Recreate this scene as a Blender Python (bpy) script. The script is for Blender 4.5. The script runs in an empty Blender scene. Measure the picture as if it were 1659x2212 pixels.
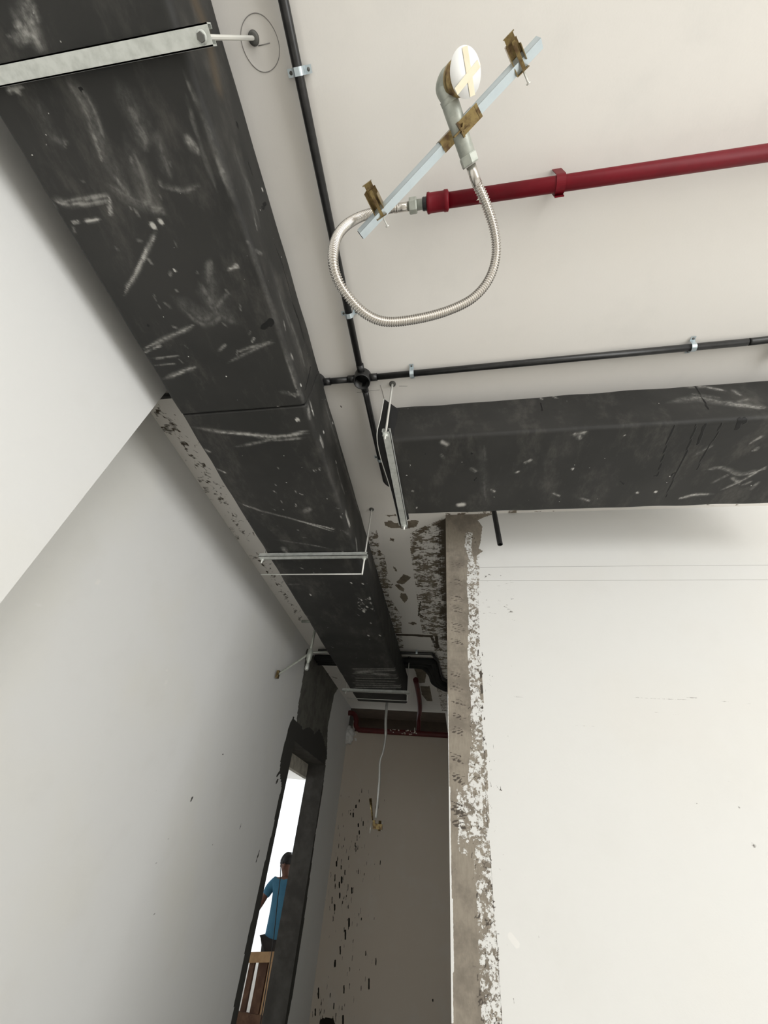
import bpy, bmesh, math, random
import numpy as np
from mathutils import Vector, Matrix, Euler

# ------------------------------------------------------------------ camera, light, exposure
SC = bpy.context.scene
COL = SC.collection
IMG_W, IMG_H, FPX = 1659, 2212, 882.98
CAM = Vector((0, 0, 1.6))
ROT = Euler((math.radians(130.981), math.radians(-5.139), math.radians(8.541)), 'XYZ')
cd = bpy.data.cameras.new('camera'); cam = bpy.data.objects.new('camera', cd); COL.objects.link(cam)
cam.location = CAM; cam.rotation_euler = ROT
cd.sensor_fit = 'VERTICAL'; cd.sensor_height = 36; cd.lens = FPX / IMG_H * 36
cd.clip_start = 0.01
SC.camera = cam
SC.view_settings.view_transform = 'Standard'
SC.view_settings.look = 'None'
SC.view_settings.gamma = 1
SC.view_settings.use_curve_mapping = False
SC.view_settings.exposure = 0.0

w = bpy.data.worlds.new('daylight'); SC.world = w; w.use_nodes = True
bg = w.node_tree.nodes['Background']; bg.inputs[0].default_value = (0.93, 0.97, 1.0, 1); bg.inputs[1].default_value = 1.35

def area_light(name, loc, target, sx, sy, power, color):
    l = bpy.data.lights.new(name, 'AREA'); l.shape = 'RECTANGLE'; l.size = sx; l.size_y = sy
    l.energy = power; l.color = color
    o = bpy.data.objects.new(name, l); COL.objects.link(o); o.location = loc
    o.rotation_euler = (Vector(target) - Vector(loc)).to_track_quat('-Z', 'Y').to_euler()
    return o
# daylight coming in through the big window openings behind and to the right of the viewer
area_light('window_daylight_right', (4.85, -1.6, 1.05), (0, -0.2, 2.7), 3.4, 1.9, 128, (1.0, 0.995, 0.98))
area_light('added_daylight_far_right', (4.85, -5.6, 1.05), (-1.0, 1.6, 3.0), 2.8, 1.9, 165, (1.0, 0.995, 0.98))  # added unseen source, brightens the deeper part of the left wall
area_light('window_daylight_back', (1.9, -7.05, 1.05), (0.0, 1.0, 3.0), 3.2, 1.8, 34, (1.0, 0.995, 0.98))

H = 3.1
R3 = ROT.to_matrix()
def ray(px, py):
    return R3 @ Vector(((px - IMG_W / 2) / FPX, -(py - IMG_H / 2) / FPX, -1))
def onz(px, py, z):
    d = ray(px, py); return CAM + d * ((z - CAM.z) / d.z)
def onx(px, py, x):
    d = ray(px, py); return CAM + d * ((x - CAM.x) / d.x)
def ony(px, py, y):
    d = ray(px, py); return CAM + d * ((y - CAM.y) / d.y)
PL = {'z': onz, 'x': onx, 'y': ony}
def at(q, plane):
    return PL[plane[0]](q[0], q[1], plane[1])

# ------------------------------------------------------------------ materials
def new_mat(name):
    m = bpy.data.materials.new(name); m.use_nodes = True
    nt = m.node_tree; return m, nt, nt.nodes['Principled BSDF']
def N(nt, t, **kw):
    n = nt.nodes.new(t)
    for k, v in kw.items():
        if k in n.inputs: n.inputs[k].default_value = v
        else: setattr(n, k, v)
    return n
def noise(nt, scale, detail=4, rough=0.55, stretch=(1, 1, 1)):
    g = nt.nodes.new('ShaderNodeNewGeometry')
    mp = nt.nodes.new('ShaderNodeMapping'); mp.inputs['Scale'].default_value = stretch
    nt.links.new(g.outputs['Position'], mp.inputs['Vector'])
    n = nt.nodes.new('ShaderNodeTexNoise'); n.inputs['Scale'].default_value = scale
    n.inputs['Detail'].default_value = detail; n.inputs['Roughness'].default_value = rough
    nt.links.new(mp.outputs[0], n.inputs['Vector'])
    return n.outputs[0]
def math_node(nt, op, a, b=None, c=None):
    n = nt.nodes.new('ShaderNodeMath'); n.operation = op
    for i, v in enumerate((a, b, c)):
        if v is None: continue
        if isinstance(v, (int, float)): n.inputs[i].default_value = v
        else: nt.links.new(v, n.inputs[i])
    return n.outputs[0]
def ramp(nt, v, lo, hi, a=0.0, b=1.0):
    n = nt.nodes.new('ShaderNodeMapRange'); n.interpolation_type = 'SMOOTHSTEP'
    nt.links.new(v, n.inputs[0]); n.inputs[1].default_value = lo; n.inputs[2].default_value = hi
    n.inputs[3].default_value = a; n.inputs[4].default_value = b
    return n.outputs[0]
def mix(nt, f, a, b):
    n = nt.nodes.new('ShaderNodeMix'); n.data_type = 'RGBA'
    if isinstance(f, (int, float)): n.inputs[0].default_value = f
    else: nt.links.new(f, n.inputs[0])
    for i, v in ((6, a), (7, b)):
        if isinstance(v, tuple): n.inputs[i].default_value = v + (1,) if len(v) == 3 else v
        else: nt.links.new(v, n.inputs[i])
    return n.outputs[2]
def attr(nt, name):
    n = nt.nodes.new('ShaderNodeAttribute'); n.attribute_name = name; return n.outputs['Fac']
def bump(nt, bsdf, h, strength, dist):
    b = nt.nodes.new('ShaderNodeBump'); b.inputs['Strength'].default_value = strength
    b.inputs['Distance'].default_value = dist
    nt.links.new(h, b.inputs['Height']); nt.links.new(b.outputs[0], bsdf.inputs['Normal'])

def plaster(name, base=(0.80, 0.785, 0.75), tint=(0.80, 0.765, 0.68), bare=(0.25, 0.222, 0.185),
            bare2=(0.17, 0.145, 0.115), dirt=(0.045, 0.04, 0.033), stretch=(1, 1, 1), nscale=26, tint_amt=0.35):
    m, nt, b = new_mat(name)
    big = noise(nt, 1.6, 3, 0.5)
    c = mix(nt, ramp(nt, big, 0.48, 0.72, 0, tint_amt), base, tint)
    med = noise(nt, 5.0, 5, 0.6)
    c = mix(nt, ramp(nt, med, 0.5, 0.75, 0, 0.22), c, (0.66, 0.65, 0.62))
    # bare substrate where the paint is missing
    n1 = noise(nt, nscale, 6, 0.68, stretch)
    n2 = noise(nt, nscale * 3.3, 5, 0.7, stretch)
    nn = math_node(nt, 'ADD', math_node(nt, 'MULTIPLY', n1, 1.2), math_node(nt, 'MULTIPLY', n2, 0.9))
    nn = math_node(nt, 'SUBTRACT', nn, 1.05)
    bf = math_node(nt, 'ADD', attr(nt, 'bare'), math_node(nt, 'MULTIPLY', nn, 1.0))
    bf = ramp(nt, bf, 0.47, 0.55)
    has = math_node(nt, 'GREATER_THAN', attr(nt, 'bare'), 0.02)
    bf = math_node(nt, 'MULTIPLY', bf, has)
    bc = mix(nt, ramp(nt, noise(nt, 9, 5, 0.65), 0.4, 0.66), bare, bare2)
    grain = ramp(nt, noise(nt, 150, 3, 0.7, (1, 1, 0.25)), 0.35, 0.7, 0, 0.35)
    bc = mix(nt, grain, bc, bare2)
    c = mix(nt, bf, c, bc)
    # dark marks
    df = math_node(nt, 'ADD', attr(nt, 'dirt'), math_node(nt, 'MULTIPLY', nn, 0.5))
    df = ramp(nt, df, 0.42, 0.62)
    df = math_node(nt, 'MULTIPLY', df, math_node(nt, 'GREATER_THAN', attr(nt, 'dirt'), 0.02))
    c = mix(nt, df, c, dirt)
    # light skim smears
    wf = math_node(nt, 'MULTIPLY', ramp(nt, math_node(nt, 'ADD', attr(nt, 'wear'), math_node(nt, 'MULTIPLY', nn, 0.5)), 0.35, 0.75),
                   math_node(nt, 'GREATER_THAN', attr(nt, 'wear'), 0.02))
    c = mix(nt, wf, c, (0.77, 0.76, 0.73))
    nt.links.new(c, b.inputs['Base Color'])
    b.inputs['Roughness'].default_value = 0.85
    b.inputs['Specular IOR Level'].default_value = 0.25
    fine = noise(nt, 160, 3, 0.6)
    hgt = math_node(nt, 'ADD', math_node(nt, 'MULTIPLY', fine, 0.12), math_node(nt, 'MULTIPLY', bf, -0.8))
    hgt = math_node(nt, 'ADD', hgt, math_node(nt, 'MULTIPLY', noise(nt, 7, 3, 0.5), 0.25))
    bump(nt, b, hgt, 0.35, 0.004)
    return m

M = {}
M['ceiling'] = plaster('painted_ceiling', base=(0.80, 0.775, 0.735), tint=(0.80, 0.76, 0.70), dirt=(0.085, 0.068, 0.05), bare=(0.24, 0.205, 0.16),
                       bare2=(0.15, 0.122, 0.09), stretch=(0.75, 1.15, 1), nscale=17, tint_amt=0.3)
M['wall_right'] = plaster('skimmed_wall', base=(0.715, 0.712, 0.69), tint=(0.71, 0.685, 0.635), bare=(0.30, 0.265, 0.215), bare2=(0.19, 0.165, 0.135), dirt=(0.085, 0.072, 0.06), nscale=42)
M['wall_left'] = plaster('white_render_wall', base=(0.735, 0.735, 0.72), tint=(0.735, 0.715, 0.635), bare=(0.17, 0.165, 0.145),
                         bare2=(0.115, 0.11, 0.097), dirt=(0.058, 0.056, 0.051), nscale=16)
M['wall_back'] = plaster('warm_shaded_wall', base=(0.62, 0.55, 0.465), tint=(0.60, 0.52, 0.43), dirt=(0.02, 0.016, 0.012), stretch=(1, 1, 0.35), nscale=14)  # warm bounce light and shade of the passage put into the base colour
M['room'] = plaster('plain_room_wall', base=(0.78, 0.76, 0.72))

def simple(name, col, rough=0.6, metal=0.0, var=0.0, var_col=None, vs=30, bumpy=0.0, bs=80):
    m, nt, b = new_mat(name)
    c = col
    if var: c = mix(nt, ramp(nt, noise(nt, vs, 4, 0.6), 0.35, 0.7, 0, var), col, var_col)
    if isinstance(c, tuple): b.inputs['Base Color'].default_value = c + (1,)
    else: nt.links.new(c, b.inputs['Base Color'])
    b.inputs['Roughness'].default_value = rough; b.inputs['Metallic'].default_value = metal
    if bumpy: bump(nt, b, noise(nt, bs, 4, 0.6), bumpy, 0.002)
    return m
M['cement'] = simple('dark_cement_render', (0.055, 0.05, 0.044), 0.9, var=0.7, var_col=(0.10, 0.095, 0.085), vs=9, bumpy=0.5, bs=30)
M['soffit'] = simple('pale_concrete', (0.66, 0.62, 0.53), 0.9, var=0.6, var_col=(0.3, 0.27, 0.22), vs=12, bumpy=0.3)
M['floor'] = simple('dusty_concrete_floor', (0.62, 0.60, 0.56), 0.9, var=0.5, var_col=(0.54, 0.52, 0.48), vs=3)
M['void'] = simple('shade_dark_slab', (0.07, 0.05, 0.036), 0.95, var=0.5, var_col=(0.045, 0.033, 0.025), vs=10)  # shade of the unlit bay darkened into the slab colour
M['galv'] = simple('galvanised_steel', (0.62, 0.64, 0.61), 0.42, 0.55, var=0.6, var_col=(0.40, 0.42, 0.39), vs=38)
M['zinc'] = simple('bright_zinc', (0.60, 0.68, 0.72), 0.3, 0.6, var=0.3, var_col=(0.5, 0.58, 0.64), vs=40)
M['rod'] = simple('threaded_rod_zinc', (0.74, 0.74, 0.70), 0.4, 0.6)
M['steel'] = simple('stainless_steel', (0.62, 0.59, 0.55), 0.25, 0.95)
M['iron'] = simple('malleable_iron', (0.46, 0.48, 0.43), 0.5, 0.45, var=0.6, var_col=(0.28, 0.30, 0.27), vs=45)
M['brass'] = simple('yellow_passivated_steel', (0.33, 0.25, 0.11), 0.3, 0.75, var=0.85, var_col=(0.09, 0.045, 0.03), vs=55)
M['black_pipe'] = simple('black_pvc', (0.012, 0.012, 0.012), 0.38, var=0.5, var_col=(0.035, 0.035, 0.035), vs=30)
M['black_hole'] = simple('black_box_inside', (0.006, 0.006, 0.006), 0.8)
M['red'] = simple('red_fire_paint', (0.155, 0.001, 0.008), 0.5, var=0.5, var_col=(0.105, 0.001, 0.006), vs=18, bumpy=0.15)
M['red'].node_tree.nodes['Principled BSDF'].inputs['Specular IOR Level'].default_value = 0.25
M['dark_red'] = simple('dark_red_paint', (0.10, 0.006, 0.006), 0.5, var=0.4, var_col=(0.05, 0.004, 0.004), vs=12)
M['paper'] = simple('white_card', (0.88, 0.88, 0.86), 0.7)
M['tape'] = simple('masking_tape', (0.74, 0.66, 0.50), 0.65, var=0.4, var_col=(0.66, 0.57, 0.4), vs=60)
M['gap'] = simple('seam_black', (0.006, 0.006, 0.006), 0.9)  # near-black for the duct core in the seam and the loose foam sheet
M['foil'] = simple('foam_cut_edge', (0.62, 0.62, 0.58), 0.5, 0.2)
M['pencil'] = simple('pencil_graphite', (0.30, 0.29, 0.28), 0.7)
M['skin'] = simple('skin', (0.16, 0.07, 0.045), 0.55)
M['hair'] = simple('black_hair', (0.008, 0.006, 0.006), 0.6)
M['shirt'] = simple('blue_cotton', (0.06, 0.20, 0.31), 0.85, var=0.5, var_col=(0.04, 0.14, 0.24), vs=12)
M['trousers'] = simple('dark_trousers', (0.035, 0.03, 0.028), 0.9)
M['wood'] = simple('sawn_timber', (0.52, 0.33, 0.17), 0.8, var=0.6, var_col=(0.36, 0.2, 0.1), vs=14)
M['old_wood'] = simple('weathered_timber', (0.10, 0.05, 0.03), 0.85, var=0.7, var_col=(0.22, 0.12, 0.07), vs=10)
M['plug'] = simple('dull_washer', (0.13, 0.13, 0.12), 0.6, 0.4)
M['fleck'] = simple('plaster_fleck', (0.75, 0.72, 0.64), 0.9)

def insulation():
    m, nt, b = new_mat('black_foam_insulation')
    base = mix(nt, ramp(nt, noise(nt, 3.0, 4, 0.55), 0.35, 0.7), (0.0185, 0.0185, 0.0172), (0.028, 0.0275, 0.0255))
    smear = ramp(nt, noise(nt, 6, 6, 0.7, (1.6, 0.7, 1)), 0.48, 0.76, 0, 0.42)
    base = mix(nt, smear, base, (0.12, 0.113, 0.10))
    nn = math_node(nt, 'SUBTRACT', noise(nt, 60, 5, 0.7, (1, 0.6, 1)), 0.5)
    wv = attr(nt, 'wear')
    wf = math_node(nt, 'MULTIPLY', math_node(nt, 'MULTIPLY', wv, 1.25), ramp(nt, math_node(nt, 'ADD', nn, math_node(nt, 'MULTIPLY', wv, 0.25)), -0.12, 0.2, 0.25, 1.0)); wf = math_node(nt, 'MINIMUM', wf, 1.0)
    c = mix(nt, wf, base, (0.46, 0.45, 0.42))
    df = ramp(nt, attr(nt, 'dirt'), 0.3, 0.7)
    c = mix(nt, df, c, (0.004, 0.004, 0.004))
    bf = ramp(nt, attr(nt, 'bare'), 0.05, 1.0, 0, 0.5)
    c = mix(nt, bf, c, (0.12, 0.085, 0.05))
    sp = noise(nt, 75, 1, 0.4); sf = ramp(nt, sp, 0.80, 0.83)
    c = mix(nt, sf, c, (0.55, 0.54, 0.5))
    nt.links.new(c, b.inputs['Base Color'])
    b.inputs['Roughness'].default_value = 0.62
    b.inputs['Specular IOR Level'].default_value = 0.35
    h = math_node(nt, 'ADD', math_node(nt, 'MULTIPLY', noise(nt, 4, 3, 0.5), 1.0), math_node(nt, 'MULTIPLY', noise(nt, 90, 3, 0.6), 0.05))
    h = math_node(nt, 'ADD', h, math_node(nt, 'MULTIPLY', df, -0.6))
    bump(nt, b, h, 0.35, 0.012)
    return m
M['foam'] = insulation()

# ------------------------------------------------------------------ helpers
def mesh_obj(name, V, F, mat, parent=None, smooth=False, auto=None):
    me = bpy.data.meshes.new(name); me.from_pydata([tuple(v) for v in V], [], F); me.update()
    o = bpy.data.objects.new(name, me); COL.objects.link(o)
    for mm in (mat if isinstance(mat, (list, tuple)) else [mat]): me.materials.append(mm)
    if smooth: me.polygons.foreach_set('use_smooth', [True] * len(me.polygons))
    if parent: o.parent = parent; o.matrix_parent_inverse = Matrix.Translation(-parent.location) if parent.location.length else Matrix()
    return o
def tag(o, label, cat, group=None):
    o['label'] = label; o['category'] = cat
    if group: o['group'] = group
    return o
def structure(o):
    o['kind'] = 'structure'; return o
def thing(name, label, cat, loc, group=None):
    o = bpy.data.objects.new(name, None); COL.objects.link(o); o.location = loc; o.empty_display_size = 0.05
    return tag(o, label, cat, group)

class MB:
    """collects shapes and links them as ONE mesh"""
    def __init__(s): s.V = []; s.F = []; s.S = []
    def add(s, V, F, sm=False):
        k = len(s.V); s.V += [Vector(v) for v in V]; s.F += [tuple(i + k for i in f) for f in F]; s.S += [sm] * len(F); return s
    def box(s, a, b, bev=0.0):
        a = Vector(a); b = Vector(b)
        if bev:
            bm = bmesh.new(); bmesh.ops.create_cube(bm, size=1)
            for v in bm.verts: v.co = Vector(((a.x + b.x) / 2 + v.co.x * (b.x - a.x), (a.y + b.y) / 2 + v.co.y * (b.y - a.y), (a.z + b.z) / 2 + v.co.z * (b.z - a.z)))
            bmesh.ops.bevel(bm, geom=bm.edges[:], offset=bev, segments=2, affect='EDGES', profile=0.6)
            bm.verts.index_update()
            s.add([v.co.copy() for v in bm.verts], [tuple(v.index for v in f.verts) for f in bm.faces]); bm.free(); return s
        V = [(x, y, z) for x in (a.x, b.x) for y in (a.y, b.y) for z in (a.z, b.z)]
        return s.add(V, [(0, 1, 3, 2), (4, 6, 7, 5), (0, 4, 5, 1), (2, 3, 7, 6), (0, 2, 6, 4), (1, 5, 7, 3)])
    def obox(s, c, ax, ay, az, hx, hy, hz, bev=0.0):
        """oriented box: centre, three unit axes, half sizes"""
        t = MB().box((-hx, -hy, -hz), (hx, hy, hz), bev)
        c = Vector(c)
        return s.add([c + ax * v.x + ay * v.y + az * v.z for v in t.V], t.F)
    def tube(s, pts, r, n=14, caps=True, smooth=True, sq=False):
        pts = [Vector(p) for p in pts]; m = len(pts)
        rr = r if isinstance(r, (list, tuple, np.ndarray)) else [r] * m
        T = [(pts[min(i + 1, m - 1)] - pts[max(i - 1, 0)]).normalized() for i in range(m)]
        u = T[0].orthogonal().normalized(); V = []
        for i in range(m):
            u = (u - T[i] * u.dot(T[i])).normalized(); v = T[i].cross(u)
            for k in range(n):
                a = 2 * math.pi * k / n + (math.pi / n if sq else 0)
                V.append(pts[i] + (u * math.cos(a) + v * math.sin(a)) * float(rr[i]))
        F = [(i * n + k, i * n + (k + 1) % n, (i + 1) * n + (k + 1) % n, (i + 1) * n + k) for i in range(m - 1) for k in range(n)]
        s.add(V, F, smooth)
        if caps: s.add(V[:n], [tuple(range(n))[::-1]]); s.add(V[-n:], [tuple(range(n))])
        return s
    def lathe(s, base, axis, prof, n=20, smooth=True):
        """prof: (distance along axis, radius)"""
        base = Vector(base); axis = Vector(axis).normalized(); u = axis.orthogonal().normalized(); v = axis.cross(u)
        V = []
        for t, r in prof:
            for k in range(n):
                a = 2 * math.pi * k / n; V.append(base + axis * t + (u * math.cos(a) + v * math.sin(a)) * r)
        m = len(prof)
        F = [(i * n + k, i * n + (k + 1) % n, (i + 1) * n + (k + 1) % n, (i + 1) * n + k) for i in range(m - 1) for k in range(n)]
        F += [tuple(range(n))[::-1], tuple((m - 1) * n + k for k in range(n))]
        return s.add(V, F, smooth)
    def sphere(s, c, r, nu=12, nv=8):
        c = Vector(c); rx, ry, rz = (r, r, r) if isinstance(r, (int, float)) else r
        V = []; 
        for j in range(nv + 1):
            ph = math.pi * j / nv
            for k in range(nu):
                a = 2 * math.pi * k / nu
                V.append(c + Vector((rx * math.sin(ph) * math.cos(a), ry * math.sin(ph) * math.sin(a), rz * math.cos(ph))))
        F = [(j * nu + k, j * nu + (k + 1) % nu, (j + 1) * nu + (k + 1) % nu, (j + 1) * nu + k) for j in range(nv) for k in range(nu)]
        return s.add(V, F, True)
    def build(s, name, mat, parent=None):
        o = mesh_obj(name, s.V, s.F, mat, parent)
        o.data.polygons.foreach_set('use_smooth', s.S)
        bm = bmesh.new(); bm.from_mesh(o.data); bmesh.ops.remove_doubles(bm, verts=bm.verts, dist=1e-6)
        bmesh.ops.recalc_face_normals(bm, faces=bm.faces); bm.to_mesh(o.data); bm.free()
        return o

def catmull(P, n=16):
    P = [Vector(p) for p in P]; P = [P[0] * 2 - P[1]] + P + [P[-1] * 2 - P[-2]]; out = []
    for i in range(1, len(P) - 2):
        a, b, c, d = P[i - 1], P[i], P[i + 1], P[i + 2]
        for k in range(n):
            t = k / n
            out.append(0.5 * ((2 * b) + (c - a) * t + (2 * a - 5 * b + 4 * c - d) * t * t + (3 * b - a - 3 * c + d) * t ** 3))
    out.append(P[-2]); return out

# painting wear onto dense meshes: distance to strokes, inside polygons
class Paint:
    def __init__(s, P): s.P = np.asarray(P, dtype=np.float64); s.A = {k: np.zeros(len(P)) for k in ('wear', 'dirt', 'bare')}
    def stroke(s, ch, plane, pts, w, a=1.0, soft=0.5, taper=False):
        q = [np.array(at(p, plane)) for p in pts]
        s.stroke3(ch, q, w, a, soft, taper)
    def stroke3(s, ch, q, w, a=1.0, soft=0.5, taper=False):
        q = [np.array(p, dtype=float) for p in q]
        lo = np.min(q, axis=0) - w; hi = np.max(q, axis=0) + w
        idx = np.where(np.all((s.P >= lo) & (s.P <= hi), axis=1))[0]
        if not len(idx): return
        P = s.P[idx]; best = np.zeros(len(idx)); L = max(len(q) - 1, 1)
        for i in range(len(q) - 1):
            d = q[i + 1] - q[i]; dd = d @ d + 1e-12
            t = np.clip((P - q[i]) @ d / dd, 0, 1)
            dist = np.linalg.norm(P - q[i] - t[:, None] * d, axis=1)
            ww = w
            if taper: g = (i + t) / L; ww = w * np.clip(np.minimum(g, 1 - g) * 4 + 0.25, 0, 1)
            best = np.maximum(best, a * np.clip((ww - dist) / (w * soft), 0, 1))
        s.A[ch][idx] = np.maximum(s.A[ch][idx], best)
    def scuff(s, plane, pts, w, a=0.8, soft=0.8):
        """a dry scrape: a faint body and a few brushed streaks that start and stop along it"""
        q = [np.array(at(p, plane)) for p in pts]; L = sum(np.linalg.norm(q[i + 1] - q[i]) for i in range(len(q) - 1))
        if L < w * 2.2: s.stroke3('wear', q, w, min(a, 1.3), soft); return
        s.stroke3('wear', q, w * 1.15, a * 0.5, 1.0, True)
        rnd = random.Random(int(abs(q[0][0] * 9173 + q[0][1] * 7919) * 100)); fl = [np.array(catm) for catm in catmull(q, 6)] if len(q) > 2 else [q[0] + (q[1] - q[0]) * t for t in np.linspace(0, 1, 13)]
        n = len(fl); d = fl[-1] - fl[0]; k = {'z': 2, 'x': 0, 'y': 1}[plane[0]]; nr = np.zeros(3); nr[k] = 1; side = np.cross(d, nr); side /= np.linalg.norm(side) + 1e-9
        for _ in range(6 if a > 0.35 else 3):
            i0 = rnd.randrange(0, max(1, n - 4)); i1 = min(n, i0 + rnd.randrange(3, max(4, n)))
            o = side * rnd.uniform(-0.75, 0.75) * w; sub = [x + o * (0.6 + 0.4 * j / n) for j, x in enumerate(fl[i0:i1])]
            if len(sub) > 1: s.stroke3('wear', sub, max(w * rnd.uniform(0.25, 0.5), 0.0035), a * rnd.uniform(0.7, 1.2), 0.95, True)
    def poly(s, ch, plane, pts, a=1.0, add=False, sub=False):
        q = np.array([tuple(at(p, plane)) for p in pts])
        ax = {'z': (0, 1), 'x': (1, 2), 'y': (0, 2)}[plane[0]]; k = {'z': 2, 'x': 0, 'y': 1}[plane[0]]
        X, Y = s.P[:, ax[0]], s.P[:, ax[1]]; ins = np.zeros(len(s.P), bool); n = len(q)
        for i in range(n):
            x1, y1 = q[i][ax[0]], q[i][ax[1]]; x2, y2 = q[(i + 1) % n][ax[0]], q[(i + 1) % n][ax[1]]
            if abs(y2 - y1) < 1e-12: continue
            c = ((y1 > Y) != (y2 > Y)) & (X < (x2 - x1) * (Y - y1) / (y2 - y1) + x1); ins ^= c
        ins &= np.abs(s.P[:, k] - plane[1]) < 0.03
        if sub: s.A[ch][ins] = a
        else: s.A[ch][ins] = np.maximum(s.A[ch][ins], a)
    def flecks(s, ch, plane, box, n, ln, ang, w, a=0.9, seed=1, keep=None, spread=0.5):
        rnd = random.Random(seed); x0, y0, x1, y1 = box
        for _ in range(n):
            x = rnd.uniform(x0, x1); y = rnd.uniform(y0, y1)
            if keep and not keep(x, y): continue
            L = ln * rnd.uniform(0.3, 1.3); t = math.radians(ang) + rnd.gauss(0, spread)
            s.stroke(ch, plane, [(x, y), (x + L * math.cos(t), y + L * math.sin(t))], w * rnd.uniform(0.5, 1.4), a * rnd.uniform(0.6, 1.0), 0.6)
    def apply(s, o):
        for k, v in s.A.items():
            at_ = o.data.attributes.new(k, 'FLOAT', 'POINT'); full = np.zeros(len(o.data.vertices), dtype=np.float32); full[:len(v)] = v
            at_.data.foreach_set('value', full)

def lines(*segs):
    out = []
    for a, b, st in segs:
        n = max(1, int(round((b - a) / st))); out += list(np.linspace(a, b, n + 1)[(1 if out else 0):])
    return np.array(out)
def grid(us, vs, fn, drop=None):
    U, Vv = np.meshgrid(us, vs, indexing='ij'); P = fn(U.ravel(), Vv.ravel()); nv = len(vs); F = []
    for i in range(len(us) - 1):
        um = (us[i] + us[i + 1]) / 2
        for j in range(nv - 1):
            if drop and drop(um, (vs[j] + vs[j + 1]) / 2): continue
            F.append((i * nv + j, (i + 1) * nv + j, (i + 1) * nv + j + 1, i * nv + j + 1))
    return P, F
def painted(name, P, F, mat, parent=None, paint=None, extra=None, smooth=False):
    V = [tuple(p) for p in P]; nF = list(F)
    if extra: k = len(V); V += [tuple(v) for v in extra.V]; nF += [tuple(i + k for i in f) for f in extra.F]
    o = mesh_obj(name, V, nF, mat, parent, smooth)
    p = Paint(P)
    if paint: paint(p)
    p.apply(o); return o

# ------------------------------------------------------------------ structure
Y_R, X_C, X_L, Y_B = 1.735, -0.05, -1.385, 5.46     # right wall face, corridor edge, left wall face, back wall face
structure(MB().box((-9, -7.4, -0.12), (5.3, 12, 0)).build('floor', M['floor']))

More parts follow.
